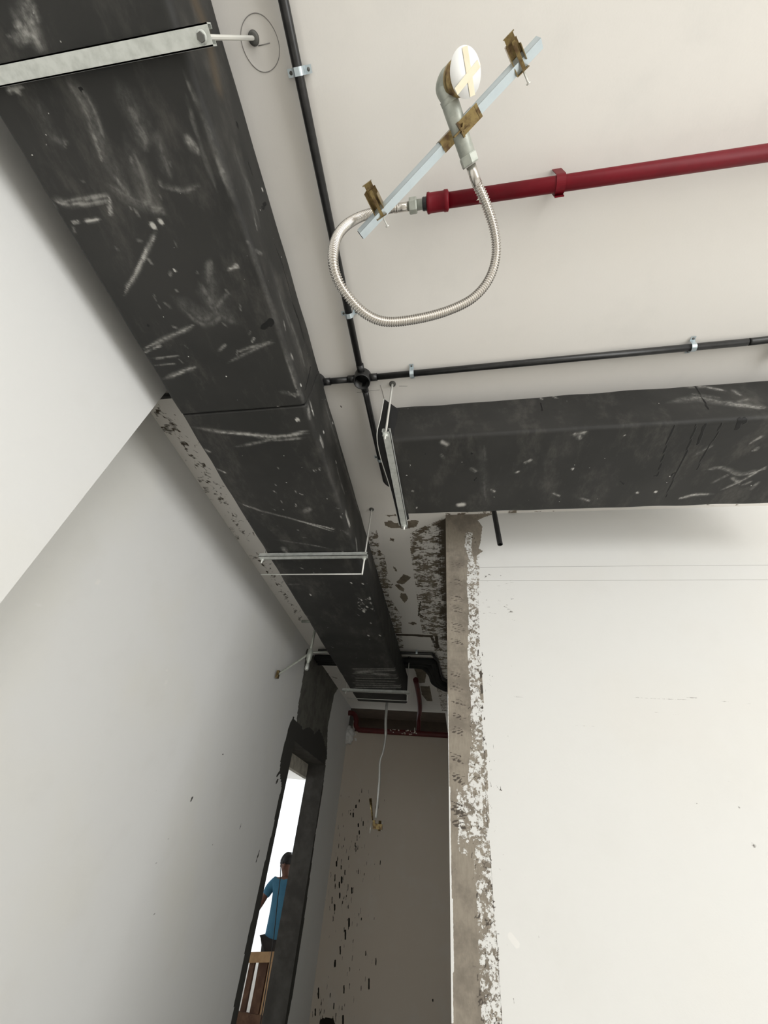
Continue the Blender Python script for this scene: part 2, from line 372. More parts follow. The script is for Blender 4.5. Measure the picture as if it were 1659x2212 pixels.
# ceiling slab with the raised bay at the end of the passage
us = lines((-1.6, -1.4, 0.1), (-1.4, -0.95, 0.008), (-0.95, -0.52, 0.02), (-0.52, 0.2, 0.0055), (0.2, 1.7, 0.03), (1.7, 5.0, 0.3))
vs = lines((-7.2, -0.2, 0.35), (-0.2, 0.7, 0.03), (0.7, 1.4, 0.012), (1.4, 3.0, 0.0075), (3.0, 5.48, 0.014))
P, F = grid(us, vs, lambda u, v: np.stack([u, v, np.full_like(u, H)], 1))
def paint_ceiling(p):
    Z = ('z', H)
    # scraped band beside the duct
    p.poly('bare', Z, [(790, 1150), (815, 1145), (822, 1190), (835, 1240), (842, 1290), (868, 1330), (868, 1365), (872, 1400), (850, 1400), (800, 1250)], 0.5)
    p.poly('bare', Z, [(818, 1190), (832, 1200), (838, 1240), (824, 1250)], 0.55)
    p.poly('bare', Z, [(828, 1240), (850, 1262), (846, 1272), (822, 1262)], 0.56)
    # heavy scrape against the wall head
    p.poly('bare', Z, [(885, 1150), (960, 1118), (963, 1118), (966, 1380), (912, 1370), (905, 1330), (900, 1290), (893, 1240), (886, 1190)], 0.52)
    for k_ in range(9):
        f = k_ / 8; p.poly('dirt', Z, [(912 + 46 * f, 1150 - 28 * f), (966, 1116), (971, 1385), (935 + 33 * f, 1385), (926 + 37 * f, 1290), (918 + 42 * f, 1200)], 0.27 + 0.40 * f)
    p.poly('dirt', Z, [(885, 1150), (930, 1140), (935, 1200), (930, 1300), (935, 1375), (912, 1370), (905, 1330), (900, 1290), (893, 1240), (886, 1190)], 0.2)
    p.poly('bare', Z, [(930, 1370), (968, 1370), (972, 1560), (955, 1540), (944, 1490), (935, 1430)], 0.45)
    p.poly('dirt', Z, [(938, 1375), (945, 1374), (950, 1400), (944, 1402)], 0.7)
    # torn patches
    p.poly('bare', Z, [(831, 1128), (845, 1124), (852, 1130), (898, 1123), (905, 1127), (899, 1138), (880, 1142), (842, 1140), (831, 1134)], 0.95)
    p.poly('bare', Z, [(828, 1112), (848, 1112), (860, 1108), (866, 1114), (840, 1117)], 0.6)
    p.poly('bare', Z, [(872, 1240), (888, 1247), (880, 1256), (871, 1262), (861, 1261), (856, 1258)], 1.0)
    p.poly('bare', Z, [(852, 1263), (862, 1262), (873, 1272), (872, 1278), (862, 1274)], 1.0)
    p.poly('bare', Z, [(866, 1281), (878, 1283), (881, 1294), (874, 1302), (864, 1290)], 1.0)
    p.poly('bare', Z, [(843, 1162), (853, 1163), (851, 1169), (842, 1168)], 0.8)
    p.poly('bare', Z, [(848, 1222), (856, 1228), (859, 1235), (853, 1234)], 0.7)
    p.poly('bare', Z, [(882, 1346), (893, 1343), (902, 1347), (892, 1350)], 1.0)
    p.poly('bare', Z, [(890, 1435), (920, 1432), (922, 1448), (918, 1475), (905, 1476), (897, 1450)], 0.9)
    p.poly('bare', Z, [(908, 1482), (928, 1482), (935, 1515), (922, 1514), (911, 1500)], 0.9)
    p.stroke('dirt', Z, [(858, 1371), (930, 1374)], 0.03, 0.75, 0.4)
    p.stroke('dirt', Z, [(932, 1374), (942, 1400)], 0.02, 0.6, 0.4)
    for a, b in (((908, 1300), (904, 1330)), ((903, 1320), (925, 1314)), ((905, 1326), (914, 1332))): p.stroke('dirt', Z, [a, b], 0.008, 0.8)
    # strip beside the left wall
    rnd = random.Random(4)
    L0, L1 = (345, 870), (680, 1400)
    p.poly('dirt', Z, [(332, 890), (344, 872), (350, 888), (338, 905)], 0.62)
    p.poly('dirt', Z, [(346, 920), (362, 913), (384, 918), (386, 930), (370, 940), (352, 934)], 0.52)
    for k in range(420):
        t = rnd.random(); x = 335 + (632 - 335) * t; y = 893 + (1340 - 893) * t
        o = abs(rnd.gauss(0.0, 9)) + 3
        if rnd.random() < 0.25 and t < 0.5: o = rnd.uniform(3, 30)
        if 0.62 < t < 0.67: continue
        x += o + 8; y -= o * 0.3
        L = rnd.uniform(3, 10) * (1 - 0.4 * t); a = math.radians(rnd.choice((-60, 20, 35, -40, 70)))
        p.stroke('dirt', Z, [(x, y), (x + L * math.cos(a), y + L * math.sin(a))], rnd.uniform(0.0035, 0.008) * (1 + 0.8 * t), rnd.uniform(0.4, 0.62), 0.6)
    for c in (((400, 995), 0.5), ((418, 1000), 0.45), ((432, 1035), 0.55), ((445, 1058), 0.6), ((455, 1080), 0.5), ((483, 1120), 0.45), ((500, 1145), 0.6), ((510, 1160), 0.55), ((545, 1205), 0.5), ((580, 1262), 0.5), ((600, 1290), 0.45)):
        (x, y), v = c; p.poly('dirt', Z, [(x - 8, y - 6), (x + 7, y - 8), (x + 9, y + 6), (x - 3, y + 8)], v * 0.85)
    for q in ((700, 1452), (712, 1478), (718, 1462), (705, 1470)): p.stroke('dirt', Z, [q, (q[0] + 9, q[1] + 3)], 0.02, 0.55)
    # small marks on the clean ceiling
    for q, w_ in (((716, 1038), 0.006), ((722, 1041), 0.003), ((736, 877), 0.003), ((953, 137), 0.002), ((1188, 191), 0.0022), ((1010, 1135), 0.002)):
        p.stroke('dirt', Z, [q, (q[0] + 1, q[1] + 1)], w_ * 1.5, 1.0)
    # rough wall head line
    p.poly('bare', Z, [(800, 1112), (960, 1102), (1062, 1098), (1062, 1112), (962, 1120), (900, 1128), (820, 1125)], 0.18)
    p.poly('bare', Z, [(962, 1098), (1062, 1096), (1062, 1112), (962, 1120)], 0.45)
    p.poly('bare', Z, [(1062, 1096), (1659, 1080), (1659, 1096), (1062, 1112)], 0.24)
    p.poly('bare', Z, [(1100, 1102), (1128, 1100), (1118, 1110), (1098, 1112)], 0.6)
    p.flecks('bare', Z, (1090, 1090, 1659, 1108), 60, 7, -5, 0.006, 0.6, 9)
    p.flecks('dirt', Z, (820, 1060, 880, 1120), 22, 10, -60, 0.002, 0.5, 5)
ex = MB()
ceil = painted('ceiling', P, F, M['ceiling'], None, paint_ceiling)
structure(ceil)
slab = MB().box((-9, -7.4, H + 0.004), (5.3, 5.48, H + 0.2))
slab.box((-0.19, 5.48, H), (0.15, 6.9, H + 0.2)).box((-9, 6.9, H), (5.3, 12, H + 0.2)).box((-9, 5.48, H), (-1.6, 6.9, H + 0.2))
structure(slab.build('ceiling.001', M['ceiling']))
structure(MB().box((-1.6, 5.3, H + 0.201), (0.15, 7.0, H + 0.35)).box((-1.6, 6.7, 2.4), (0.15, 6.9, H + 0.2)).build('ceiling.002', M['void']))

# left wall of the passage, with the doorway knocked through
us = lines((0.78, 2.6, 0.03), (2.6, 3.4, 0.02), (3.4, 5.46, 0.012))
vs = lines((0.0, 0.45, 0.15), (0.45, 3.1, 0.0145))
D0, D1, DZ = 3.70, 4.735, 2.33
P, F = grid(us, vs, lambda u, v: np.stack([np.full_like(u, X_L), u, v], 1), lambda y, z: D0 < y < D1 and z < DZ)
def paint_left(p):
    X = ('x', X_L)
    # grey concrete strip above the doorway
    p.poly('bare', X, [(662, 1400), (735, 1480), (722, 1500), (708, 1570), (706, 1640), (695, 1640), (640, 1565), (645, 1520), (655, 1460)], 1.0)
    # fresh dark cement round the opening
    p.poly('dirt', X, [(640, 1556), (633, 1548), (628, 1562), (619, 1590), (612, 1612), (606, 1640), (604, 1668), (608, 1702), (600, 1732), (588, 1795), (577, 1840),
                       (563, 1900), (550, 1960), (535, 2025), (520, 2100), (500, 2200), (480, 2300), (560, 2300), (640, 1700), (640, 1640), (705, 1640), (706, 1622), (699, 1596), (690, 1574), (680, 1584), (668, 1570), (655, 1575), (648, 1563)], 0.82)
    p.poly('dirt', X, [(704, 1640), (707, 1622), (704, 1616), (695, 1600), (680, 1600), (660, 1640), (560, 2300), (604, 2300), (634, 2140), (654, 2010), (669, 1900), (682, 1800), (697, 1710)], 0.82)
    for a, b in (((628, 1562), (622, 1580)), ((604, 1668), (598, 1676)), ((600, 1685), (597, 1690))): p.stroke('dirt', X, [a, b], 0.02, 0.7)
    p.flecks('dirt', X, (300, 1600, 560, 2200), 55, 9, -75, 0.004, 0.75, 12, lambda x, y: x > 620 - (y - 1400) * 0.35 - 130, 0.2)
    p.flecks('dirt', X, (60, 1800, 500, 2200), 26, 8, -75, 0.0035, 0.6, 13, None, 0.3)
    p.stroke('dirt', X, [(560, 1840), (553, 1862)], 0.012, 0.8); p.stroke('dirt', X, [(518, 1790), (522, 1778)], 0.008, 0.7)
    p.stroke('dirt', X, [(280, 1284), (278, 1287)], 0.004, 0.9)
    p.flecks('dirt', X, (328, 1690, 372, 1730), 22, 6, -50, 0.004, 0.45, 15)
    for q in ((245, 1360), (345, 1700), (250, 1330), (270, 1120)): p.stroke('dirt', X, [q, (q[0] + 3, q[1] + 8)], 0.012, 0.3)
    for a, b in (((85, 1305), (88, 1325)), ((365, 1425), (358, 1448)), ((360, 1470), (358, 1480)), ((212, 1250), (210, 1262))): p.stroke('wear', X, [a, b], 0.012, 0.8)
    p.flecks('dirt', X, (590, 1440, 625, 1480), 8, 6, 10, 0.005, 0.6, 17)
wl = painted('wall_left', P, F, M['wall_left'], None, paint_left)
structure(wl)
back = MB()
TH = 0.188
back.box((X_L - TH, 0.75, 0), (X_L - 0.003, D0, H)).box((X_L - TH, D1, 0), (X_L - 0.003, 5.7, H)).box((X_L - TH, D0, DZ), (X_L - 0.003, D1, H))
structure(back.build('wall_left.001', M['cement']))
# pale rough edge of the outer wall skin seen through the doorway
o = MB(); ys = lines((D0 - 0.2, D1 + 0.1, 0.06)); rnd = random.Random(2)
o.box((X_L - TH - 0.05, D0 - 0.2, 2.215), (X_L - TH, D1 + 0.1, 2.45)); o.box((X_L - TH - 0.05, D0 - 0.2, 1.85), (X_L - TH, D0 + 0.10, 2.3))
o.box((X_L - TH - 0.05, D0 - 0.2, 0), (X_L - TH, D0 + 0.02, 1.9))
structure(o.build('trim_1', M['soffit']))

# nearer, thicker stretch of left wall
us = lines((-7.2, 0.0, 0.3), (0.0, 0.745, 0.025)); vs = lines((0, 1.6, 0.2), (1.6, H, 0.03))
P, F = grid(us, vs, lambda u, v: np.stack([np.full_like(u, -1.1), u, v], 1))
def paint_near(p):
    X = ('x', -1.1)
    for a, b, wd in (((205, 885), (235, 905), 0.02), ((22, 990), (70, 985), 0.01), ((20, 1238), (60, 1180), 0.006)): p.stroke('wear', X, [a, b], wd, 0.5)
ex = MB().box((-1.62, -7.2, 0), (-1.1005, 0.745, H))
wn = painted('wall_near', P, F, M['wall_left'], None, paint_near, ex); structure(wn)

# wall on the right, facing us, ending in a raw concrete edge at the passage
us = lines((X_C, 0.26, 0.0035), (0.26, 0.5, 0.012), (0.5, 1.6, 0.03), (1.6, 5.0, 0.4)); vs = lines((0, 1.2, 0.2), (1.2, H, 0.004))
P, F = grid(us, vs, lambda u, v: np.stack([u, np.full_like(u, Y_R), v], 1))
def paint_right(p):
    Yp = ('y', Y_R)
    solid = [(940, 1090), (1062, 1095), (1062, 1112), (1044, 1118), (1032, 1124), (1042, 1137), (1038, 1170), (1034, 1185), (1044, 1190), (1030, 1200), (1028, 1220), (1024, 1210), (1018, 1180), (1022, 1150),
             (1006, 1150), (1004, 1180), (1010, 1200), (1008, 1260), (1012, 1320), (1010, 1400), (1012, 1450), (1016, 1520), (1018, 1600), (1010, 1680), (1016, 1760), (1022, 1850), (1030, 1960), (1034, 2060), (1040, 2220), (940, 2220)]
    p.poly('bare', Yp, solid, 1.0)
    p.poly('bare', Yp, [(1004, 1150), (1032, 1140), (1036, 1230), (1034, 1300), (1038, 1400), (1040, 1500), (1045, 1600), (1052, 1700), (1058, 1800), (1062, 1900), (1078, 2060), (1085, 2220), (1036, 2220), (1030, 2050), (1022, 1900), (1010, 1700), (1010, 1400), (1006, 1200)], 0.49)
    for (x0, y0, x1, y1) in ((1034, 1440, 1040, 1520), (1040, 1620, 1052, 1800), (1044, 1860, 1060, 1960), (1010, 1560, 1040, 1640)):
        p.poly('bare', Yp, [(x0, y0), (x1, y0), (x1 + 6, y1), (x0 + 4, y1)], 0.56)
    p.poly('bare', Yp, [(985, 1700), (1010, 1690), (1020, 1800), (1010, 1850), (990, 1840)], 0.55, sub=True)
    p.poly('bare', Yp, [(1005, 1790), (1040, 1800), (1065, 2212), (1030, 2212), (1015, 2000)], 0.56)
    p.flecks('dirt', Yp, (1004, 1150, 1062, 1700), 420, 6, 80, 0.0030, 0.66, 51, lambda x, y: 1004 + (y - 1150) * 0.02 < x < 1034 + (y - 1150) * 0.026, 0.9)
    p.flecks('dirt', Yp, (1004, 1700, 1085, 2212), 380, 9, 75, 0.0030, 0.66, 52, lambda x, y: 1015 + (y - 1700) * 0.03 < x < 1046 + (y - 1700) * 0.07, 0.8)
    p.flecks('dirt', Yp, (965, 1130, 1035, 2212), 260, 12, 85, 0.0026, 0.50, 53, lambda x, y: x < 1010 + (y - 1130) * 0.03, 0.35)
    # white paint lip at the arris lower down
    for a, b, wd in (((968, 1500), (969, 1700), 0.003), ((970, 1700), (973, 1960), 0.006), ((974, 1940), (976, 2100), 0.009), ((974, 2080), (976, 2212), 0.006)):
        p.stroke('bare', Yp, [a, b], wd, 0.0); 
        idx = np.where((np.abs(p.P[:, 1] - Y_R) < 0.01) & (p.P[:, 0] < X_C + wd) & (p.P[:, 2] < at(a, Yp).z) & (p.P[:, 2] > at(b, Yp).z))[0]; p.A['bare'][idx] = 0.0
    # trowel marks in the concrete
    rnd = random.Random(8)
    for y in (1215, 1250, 1285, 1305, 1345, 1380, 1450, 1475, 1510, 1540, 1570, 1625, 1670, 1730, 1745, 1770):
        for k in range(rnd.randint(3, 5)):
            x = 972 + rnd.uniform(0, 10); yy = y + k * 4 + rnd.uniform(-1, 1); sl = 0.12 + (y - 1200) / 2200
            p.stroke('dirt', Yp, [(x, yy), (x + 12, yy + 12 * sl), (x + rnd.uniform(16, 30), yy + 26 * sl)], 0.0034, 0.74, 0.8)
    # dark nibbled line where the skim starts
    p.flecks('dirt', Yp, (1030, 1400, 1050, 2212), 90, 10, 85, 0.004, 0.75, 3, lambda x, y: abs(x - (1036 + (y - 1400) * 0.055)) < 5, 0.3)
    p.stroke('dirt', Yp, [(1038, 1452), (1039, 1462)], 0.006, 0.9); p.stroke('dirt', Yp, [(1040, 1482), (1041, 1496)], 0.007, 0.9)
    p.stroke('dirt', Yp, [(1042, 1560), (1045, 1620), (1048, 1700), (1055, 1800), (1066, 1950), (1078, 2100), (1084, 2212)], 0.0022, 0.6, 0.5)
    # flecks on the skim
    p.flecks('dirt', Yp, (1040, 1236, 1110, 1345), 75, 7, 8, 0.0028, 0.62, 21, None, 0.25)
    p.flecks('dirt', Yp, (1045, 1420, 1110, 2200), 130, 11, 65, 0.0026, 0.62, 22, lambda x, y: x < 1052 + (y - 1400) * 0.05 + random.Random(int(x * 7 + y)).expovariate(1 / 12), 0.3)
    p.flecks('dirt', Yp, (1110, 1350, 1659, 2200), 55, 9, 62, 0.0022, 0.45, 23, None, 0.3)
    for pts in (((1096, 1586), (1107, 1622)), ((1102, 1436), (1109, 1442)), ((1058, 1466), (1062, 1474)), ((1570, 1700), (1605, 1760), (1630, 1830)), ((1445, 1680), (1480, 1712), (1530, 1760)), ((1118, 1710), (1120, 1722)), ((1160, 2012), (1166, 2030)),
                ((1095, 1510), (1098, 1517)), ((1082, 1540), (1085, 1547)), ((1103, 1552), (1108, 1563))):
        p.stroke('dirt', Yp, list(pts), 0.0025, 0.5, 0.7)
    for pts in (((1365, 1507), (1460, 1511), (1530, 1512), (1640, 1522)), ((1110, 1505), (1150, 1508)), ((1240, 1566), (1330, 1574)), ((1410, 1537), (1480, 1545))):
        p.stroke('dirt', Yp, list(pts), 0.0028, 0.52, 0.7)
    p.stroke('dirt', Yp, [(1475, 1507), (1520, 1508)], 0.005, 0.5)
    p.stroke('wear', Yp, [(1103, 2022), (1116, 2040)], 0.012, 0.9)
ex = MB().box((X_C, Y_R + 0.004, 0), (5.0, Y_R + 0.2, H)).box((X_C, Y_R + 0.1, 0), (0.15, 6.9, H))
wr = painted('wall_right', P, F, M['wall_right'], None, paint_right, ex); structure(wr)

# back wall of the passage
us = lines((X_L - 0.02, X_C, 0.0055)); vs = lines((0, 0.4, 0.1), (0.4, 2.3, 0.0075), (2.3, 2.83, 0.02))
P, F = grid(us, vs, lambda u, v: np.stack([u, np.full_like(u, Y_B), v], 1))
def paint_back(p):
    Yp = ('y', Y_B); rnd = random.Random(31)
    for k in range(230):
        y = rnd.uniform(1700, 2212); c = 775 - (y - 1720) * 0.12; x = rnd.gauss(c, 26 + (y - 1700) * 0.02)
        if x < 765 - (y - 1500) * 0.155: continue
        if x > 840: continue
        L = rnd.uniform(2, 9) * (1 + (y - 1700) / 450)
        p.stroke('dirt', Yp, [(x, y), (x - 0.5, y + L)], rnd.choice((0.004, 0.005, 0.006, 0.009)), rnd.uniform(0.4, 0.75), 0.6, False)
    for x, y, L, wd in ((727, 1862, 10, .02), (737, 1870, 9, .014), (745, 1880, 12, .014), (738, 1895, 14, .02), (760, 1918, 14, .016), (733, 1906, 14, .016), (734, 1930, 10, .018), (723, 1955, 12, .018), (754, 1985, 18, .022),
                        (746, 2010, 22, .018), (724, 2075, 14, .018), (797, 2115, 26, .015), (812, 2070, 18, .012), (688, 2135, 26, .016), (743, 2130, 18, .014), (681, 2180, 16, .015), (735, 2045, 20, .014), (769, 1740, 5, .02), (776, 1728, 5, .015),
                        (763, 1757, 9, .018), (774, 1780, 6, .02), (776, 1795, 8, .016), (741, 2195, 20, .02), (935, 2160, 3, .015), (790, 2055, 10, .012)):
        p.stroke('dirt', Yp, [(x, y), (x, y + L * 0.8)], wd * 0.62, 0.95, 0.6)
    p.poly('dirt', Yp, [(688, 2225), (690, 2205), (698, 2199), (710, 2198), (720, 2202), (727, 2225)], 1.0)
    p.flecks('wear', Yp, (745, 1555, 768, 1600), 20, 8, 80, 0.02, 0.9, 40)
ex = MB().box((X_L - 0.15, Y_B + 0.005, 0), (0.15, Y_B + 0.15, 2.8))
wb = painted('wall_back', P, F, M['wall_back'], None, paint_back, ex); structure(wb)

# the rest of the room round the viewer (brings the bounce light); big window openings let the day in
structure(MB().box((-1.62, -7.4, 0), (0.2, -7.2, H)).box((3.6, -7.4, 0), (5.2, -7.2, H)).box((0.2, -7.4, 2.5), (3.6, -7.2, H)).box((0.2, -7.4, 0), (3.6, -7.2, 0.2)).build('wall_front', M['room']))
structure(MB().box((5.0, -7.4, 0), (5.2, -7.1, H)).box((5.0, -4.1, 0), (5.2, -3.4, H)).box((5.0, 0.2, 0), (5.2, 1.93, H)).box((5.0, -7.1, 2.55), (5.2, 0.2, H)).box((5.0, -7.1, 0), (5.2, 0.2, 0.2)).build('wall_east', M['room']))

# ------------------------------------------------------------------ ducts
def duct_section(name, axis, lo, hi, c0, c1, z0, z1, parent, paint, rad=0.02, dense=0.0055, step=0.0075, seed=0, vis='right'):
    """rounded rectangular box of foam board swept along an axis; c0..c1 is its width range"""
    prof = []
    def seg(a, b, st):
        n = max(1, int(np.hypot(b[0] - a[0], b[1] - a[1]) / st))
        for i in range(n): prof.append((a[0] + (b[0] - a[0]) * i / n, a[1] + (b[1] - a[1]) * i / n))
    def arc(cx, cz, a0, a1, n=6):
        for i in range(n): t = math.radians(a0 + (a1 - a0) * i / n); prof.append((cx + rad * math.cos(t), cz + rad * math.sin(t)))
    # bottom (c0 -> c1), side c1 up, top, side c0 down
    near_first = vis == 'left'
    seg((c0 + rad, z0), (c1 - rad, z0), dense); arc(c1 - rad, z0 + rad, -90, 0)
    seg((c1, z0 + rad), (c1, z1 - rad), dense if vis == 'right' else 0.03); arc(c1 - rad, z1 - rad, 0, 90)
    seg((c1 - rad, z1), (c0 + rad, z1), 0.05); arc(c0 + rad, z1 - rad, 90, 180)
    seg((c0, z1 - rad), (c0, z0 + rad), dense if vis == 'left' else 0.03); arc(c0 + rad, z0 + rad, 180, 270)
    prof = np.array(prof); n = len(prof); ss = lines((lo, hi, step)); m = len(ss)
    C, S = np.meshgrid(prof[:, 0], ss, indexing='ij'); Zz = np.repeat(prof[:, 1][:, None], m, 1)
    # gentle waviness of hand-wrapped board
    wob = 0.0008 * np.sin(S * 7.3 + seed) * np.sin(C * 9 + Zz * 11 + seed) + 0.0005 * np.sin(S * 23 + C * 17 + seed * 2) + 0.0005 * np.sin(S * 31 + Zz * 40)
    cm, zm = (c0 + c1) / 2, (z0 + z1) / 2
    Cn = C + wob * np.sign(C - cm) * (np.abs(C - cm) > (c1 - c0) / 2 - rad * 0.6); Zn = Zz + wob * np.sign(Zz - zm) * (np.abs(Zz - zm) > (z1 - z0) / 2 - rad * 0.6)
    if axis == 'y': P = np.stack([Cn.ravel(), S.ravel(), Zn.ravel()], 1)
    else: P = np.stack([S.ravel(), Cn.ravel(), Zn.ravel()], 1)
    F = [(i * m + j, ((i + 1) % n) * m + j, ((i + 1) % n) * m + j + 1, i * m + j + 1) for i in range(n) for j in range(m - 1)]
    F += [tuple(i * m for i in range(n))[::-1], tuple(i * m + m - 1 for i in range(n))]
    if axis == 'x': F = [f[::-1] for f in F]
    o = painted(name, P, F, M['foam'], parent, paint, None, True)
    return o

DB = 2.79
def paint_duct1(p):
    B = ('z', DB); S = ('x', -0.5)
    rnd = random.Random(3)
    st = lambda pts, w_, a=0.8, soft=0.7, pl=B, ch='wear': p.scuff(pl, list(pts), w_, a, soft)
    # broad faint smears
    for pts, w_, a in ((((140, 160), (190, 230), (230, 340), (290, 430)), 0.022, 0.30), (((250, 170), (300, 260), (310, 330)), 0.03, 0.22), (((270, 290), (320, 420), (300, 440)), 0.03, 0.24),
                       (((330, 270), (350, 330), (370, 390)), 0.02, 0.18), (((230, 400), (300, 440), (360, 450)), 0.02, 0.30), (((395, 290), (430, 330)), 0.014, 0.45), (((150, 160), (200, 290), (220, 350)), 0.006, 0.45),
                       (((340, 380), (350, 400), (400, 410), (440, 395)), 0.006, 0.3), (((370, 640), (440, 690), (500, 640)), 0.03, 0.22), (((430, 610), (480, 690)), 0.03, 0.26), (((455, 560), (460, 660), (520, 700)), 0.03, 0.2),
                       (((110, 430), (150, 440), (240, 425)), 0.012, 0.42), (((120, 440), (110, 452)), 0.01, 0.4), (((30, 60), (60, 30), (70, 0)), 0.02, 0.45), (((20, 90), (55, 80), (80, 60)), 0.012, 0.6), (((60, 40), (80, 90)), 0.02, 0.4),
                       (((5, 185), (45, 200)), 0.006, 0.75), (((15, 200), (30, 190), (50, 185)), 0.006, 0.7), (((400, 200), (430, 300), (470, 420)), 0.006, 0.25), (((70, 200), (110, 290), (150, 310)), 0.02, 0.14)):
        st(pts, w_, a, 0.9)
    # crisp scrapes
    for pts, w_, a in ((((340, 495), (322, 530), (300, 580), (268, 640)), 0.0075, 0.75), (((178, 480), (218, 473)), 0.005, 0.95), (((155, 482), (175, 478)), 0.004, 0.8), (((235, 425), (240, 470)), 0.006, 0.75),
                       (((310, 755), (360, 730), (400, 712), (420, 702)), 0.009, 0.62), (((308, 762), (350, 745)), 0.005, 0.6), (((325, 775), (390, 768)), 0.004, 0.45), (((350, 820), (400, 800), (425, 792)), 0.010, 0.55), (((330, 790), (380, 785)), 0.003, 0.4),
                       (((490, 585), (515, 572)), 0.006, 0.75), (((490, 785), (540, 760), (590, 735)), 0.006, 0.45), (((510, 760), (560, 745), (595, 740)), 0.006, 0.5), (((470, 760), (490, 742)), 0.006, 0.4), (((545, 740), (548, 728)), 0.004, 0.8),
                       (((410, 922), (470, 932), (540, 938), (600, 943), (668, 936)), 0.011, 0.72), (((502, 967), (560, 955), (620, 940), (668, 930)), 0.008, 0.6), (((540, 942), (600, 950), (660, 944)), 0.008, 0.5),
                       (((440, 970), (455, 978)), 0.010, 0.6), (((465, 1012), (490, 1022)), 0.006, 0.7), (((515, 1085), (560, 1102), (620, 1118), (670, 1132), (722, 1148)), 0.008, 0.72), (((640, 1125), (700, 1138), (725, 1145)), 0.006, 0.7),
                       (((590, 1165), (660, 1175), (710, 1185)), 0.008, 0.3), (((610, 1180), (620, 1195)), 0.02, 0.45), (((660, 1105), (668, 1100)), 0.018, 0.3), (((620, 845), (640, 858)), 0.006, 0.5), (((600, 845), (650, 855)), 0.01, 0.28),
                       (((740, 1145), (765, 1165)), 0.008, 0.35), (((620, 1262), (650, 1262)), 0.01, 0.3)):
        st(pts, w_, a, 0.8)
    for q, r in (((330, 487), 0.009), ((347, 478), 0.007), ((377, 583), 0.0045), ((601, 878), 0.0035), ((643, 905), 0.006), ((640, 907), 0.004), ((758, 1258), 0.005), ((783, 1260), 0.005), ((670, 1284), 0.006), ((795, 1372), 0.008), ((780, 1295), 0.006),
                 ((792, 1310), 0.008), ((800, 1345), 0.006), ((820, 1372), 0.007), ((785, 1320), 0.008)):
        st((q, (q[0] + 1.5, q[1] + 2)), r, 1.6, 0.7)
    p.flecks('wear', B, (770, 1290, 810, 1320), 25, 5, 40, 0.004, 0.8, 6)
    p.flecks('wear', B, (560, 1000, 800, 1400), 40, 5, 30, 0.003, 0.7, 7)
    p.flecks('wear', B, (100, 250, 560, 800), 50, 10, 60, 0.004, 0.3, 8)
    # end of the run: brushed adhesive
    for y in range(1445, 1492, 5): p.stroke('wear', B, [(765 + rnd.uniform(-5, 10), y), (860 + rnd.uniform(-10, 10), y + rnd.uniform(-2, 3))], 0.02, rnd.uniform(0.15, 0.5), 0.9)
    for pts in (((775, 1452), (800, 1450)), ((810, 1455), (835, 1457))): p.stroke('wear', B, list(pts), 0.05, 0.5, 0.9)
    # rounded corner: pale rub marks
    for pts, w_, a in ((((395, 150), (440, 260), (480, 370), (520, 470)), 0.008, 0.26), (((520, 470), (560, 580), (600, 700), (640, 830), (690, 940)), 0.012, 0.3), (((690, 940), (720, 1040), (760, 1150), (780, 1200)), 0.014, 0.5)):
        st(pts, w_, a, 0.9)
    for pts, w_, a in ((((665, 870), (672, 905), (670, 895)), 0.010, 1.0), (((668, 862), (678, 900)), 0.008, 0.8), (((690, 940), (700, 965)), 0.016, 0.75), (((745, 1100), (757, 1140)), 0.016, 0.95), (((768, 1160), (772, 1195)), 0.010, 0.75),
                       (((725, 1000), (740, 1060)), 0.01, 0.35), (((736, 1040), (745, 1070)), 0.008, 0.4), (((612, 690), (618, 715)), 0.007, 0.6), (((628, 762), (634, 778)), 0.006, 0.7), (((550, 540), (568, 550)), 0.006, 0.3), (((558, 615), (566, 623)), 0.006, 0.7),
                       (((500, 300), (540, 420), (560, 500)), 0.03, 0.14), (((580, 560), (620, 680), (660, 800)), 0.03, 0.14), (((700, 860), (740, 1000), (780, 1120)), 0.03, 0.22), (((790, 1180), (800, 1230)), 0.02, 0.25), (((546, 450), (556, 500)), 0.008, 0.3)):
        st(pts, w_, a, 0.8, S)
    for q, r in (((580, 632), 0.004), ((699, 932), 0.006), ((725, 997), 0.005), ((718, 912), 0.005), ((567, 408), 0.004), ((650, 830), 0.003)): st((q, (q[0] + 1, q[1] + 3)), r, 1.5, 0.7, S)
    # olive tint near the first channel
    p.stroke('bare', S, [(420, 0), (445, 60), (470, 180)], 0.04, 0.75, 0.9); p.stroke('bare', B, [(395, 0), (420, 60)], 0.03, 0.5, 0.9)
    # cuts and tears
    for pts, w_ in ((((562, 712), (578, 700), (591, 688)), 0.010), (((577, 704), (590, 690)), 0.013), (((318, 706), (322, 700)), 0.004), (((172, 190), (177, 194)), 0.006), (((655, 805), (640, 845)), 0.003)):
        p.stroke('dirt', B, list(pts), w_, 1.4, 0.6, True)
    for pts, w_ in ((((512, 262), (514, 278)), 0.007), (((535, 346), (548, 382)), 0.005), (((630, 650), (645, 690), (660, 745)), 0.007), (((590, 520), (610, 570), (632, 650)), 0.003), (((672, 785), (668, 810), (658, 850)), 0.004), (((568, 445), (576, 438)), 0.006), (((566, 448), (572, 449)), 0.006)):
        p.stroke('dirt', S, list(pts), w_, 1.4, 0.6, True)
d1 = thing('air_duct', 'long black foam-insulated air duct running down the room under the ceiling beside the left wall', 'duct', (-0.745, 2.0, 2.93))
duct_section('insulation_section', 'y', -0.35, 0.765, -0.99, -0.5, DB, 3.035, d1, paint_duct1, seed=1.0, dense=0.0042, step=0.0042)
duct_section('insulation_section', 'y', 0.773, 4.1, -0.99, -0.5, DB, 3.035, d1, paint_duct1, seed=2.2, dense=0.005, step=0.0058)
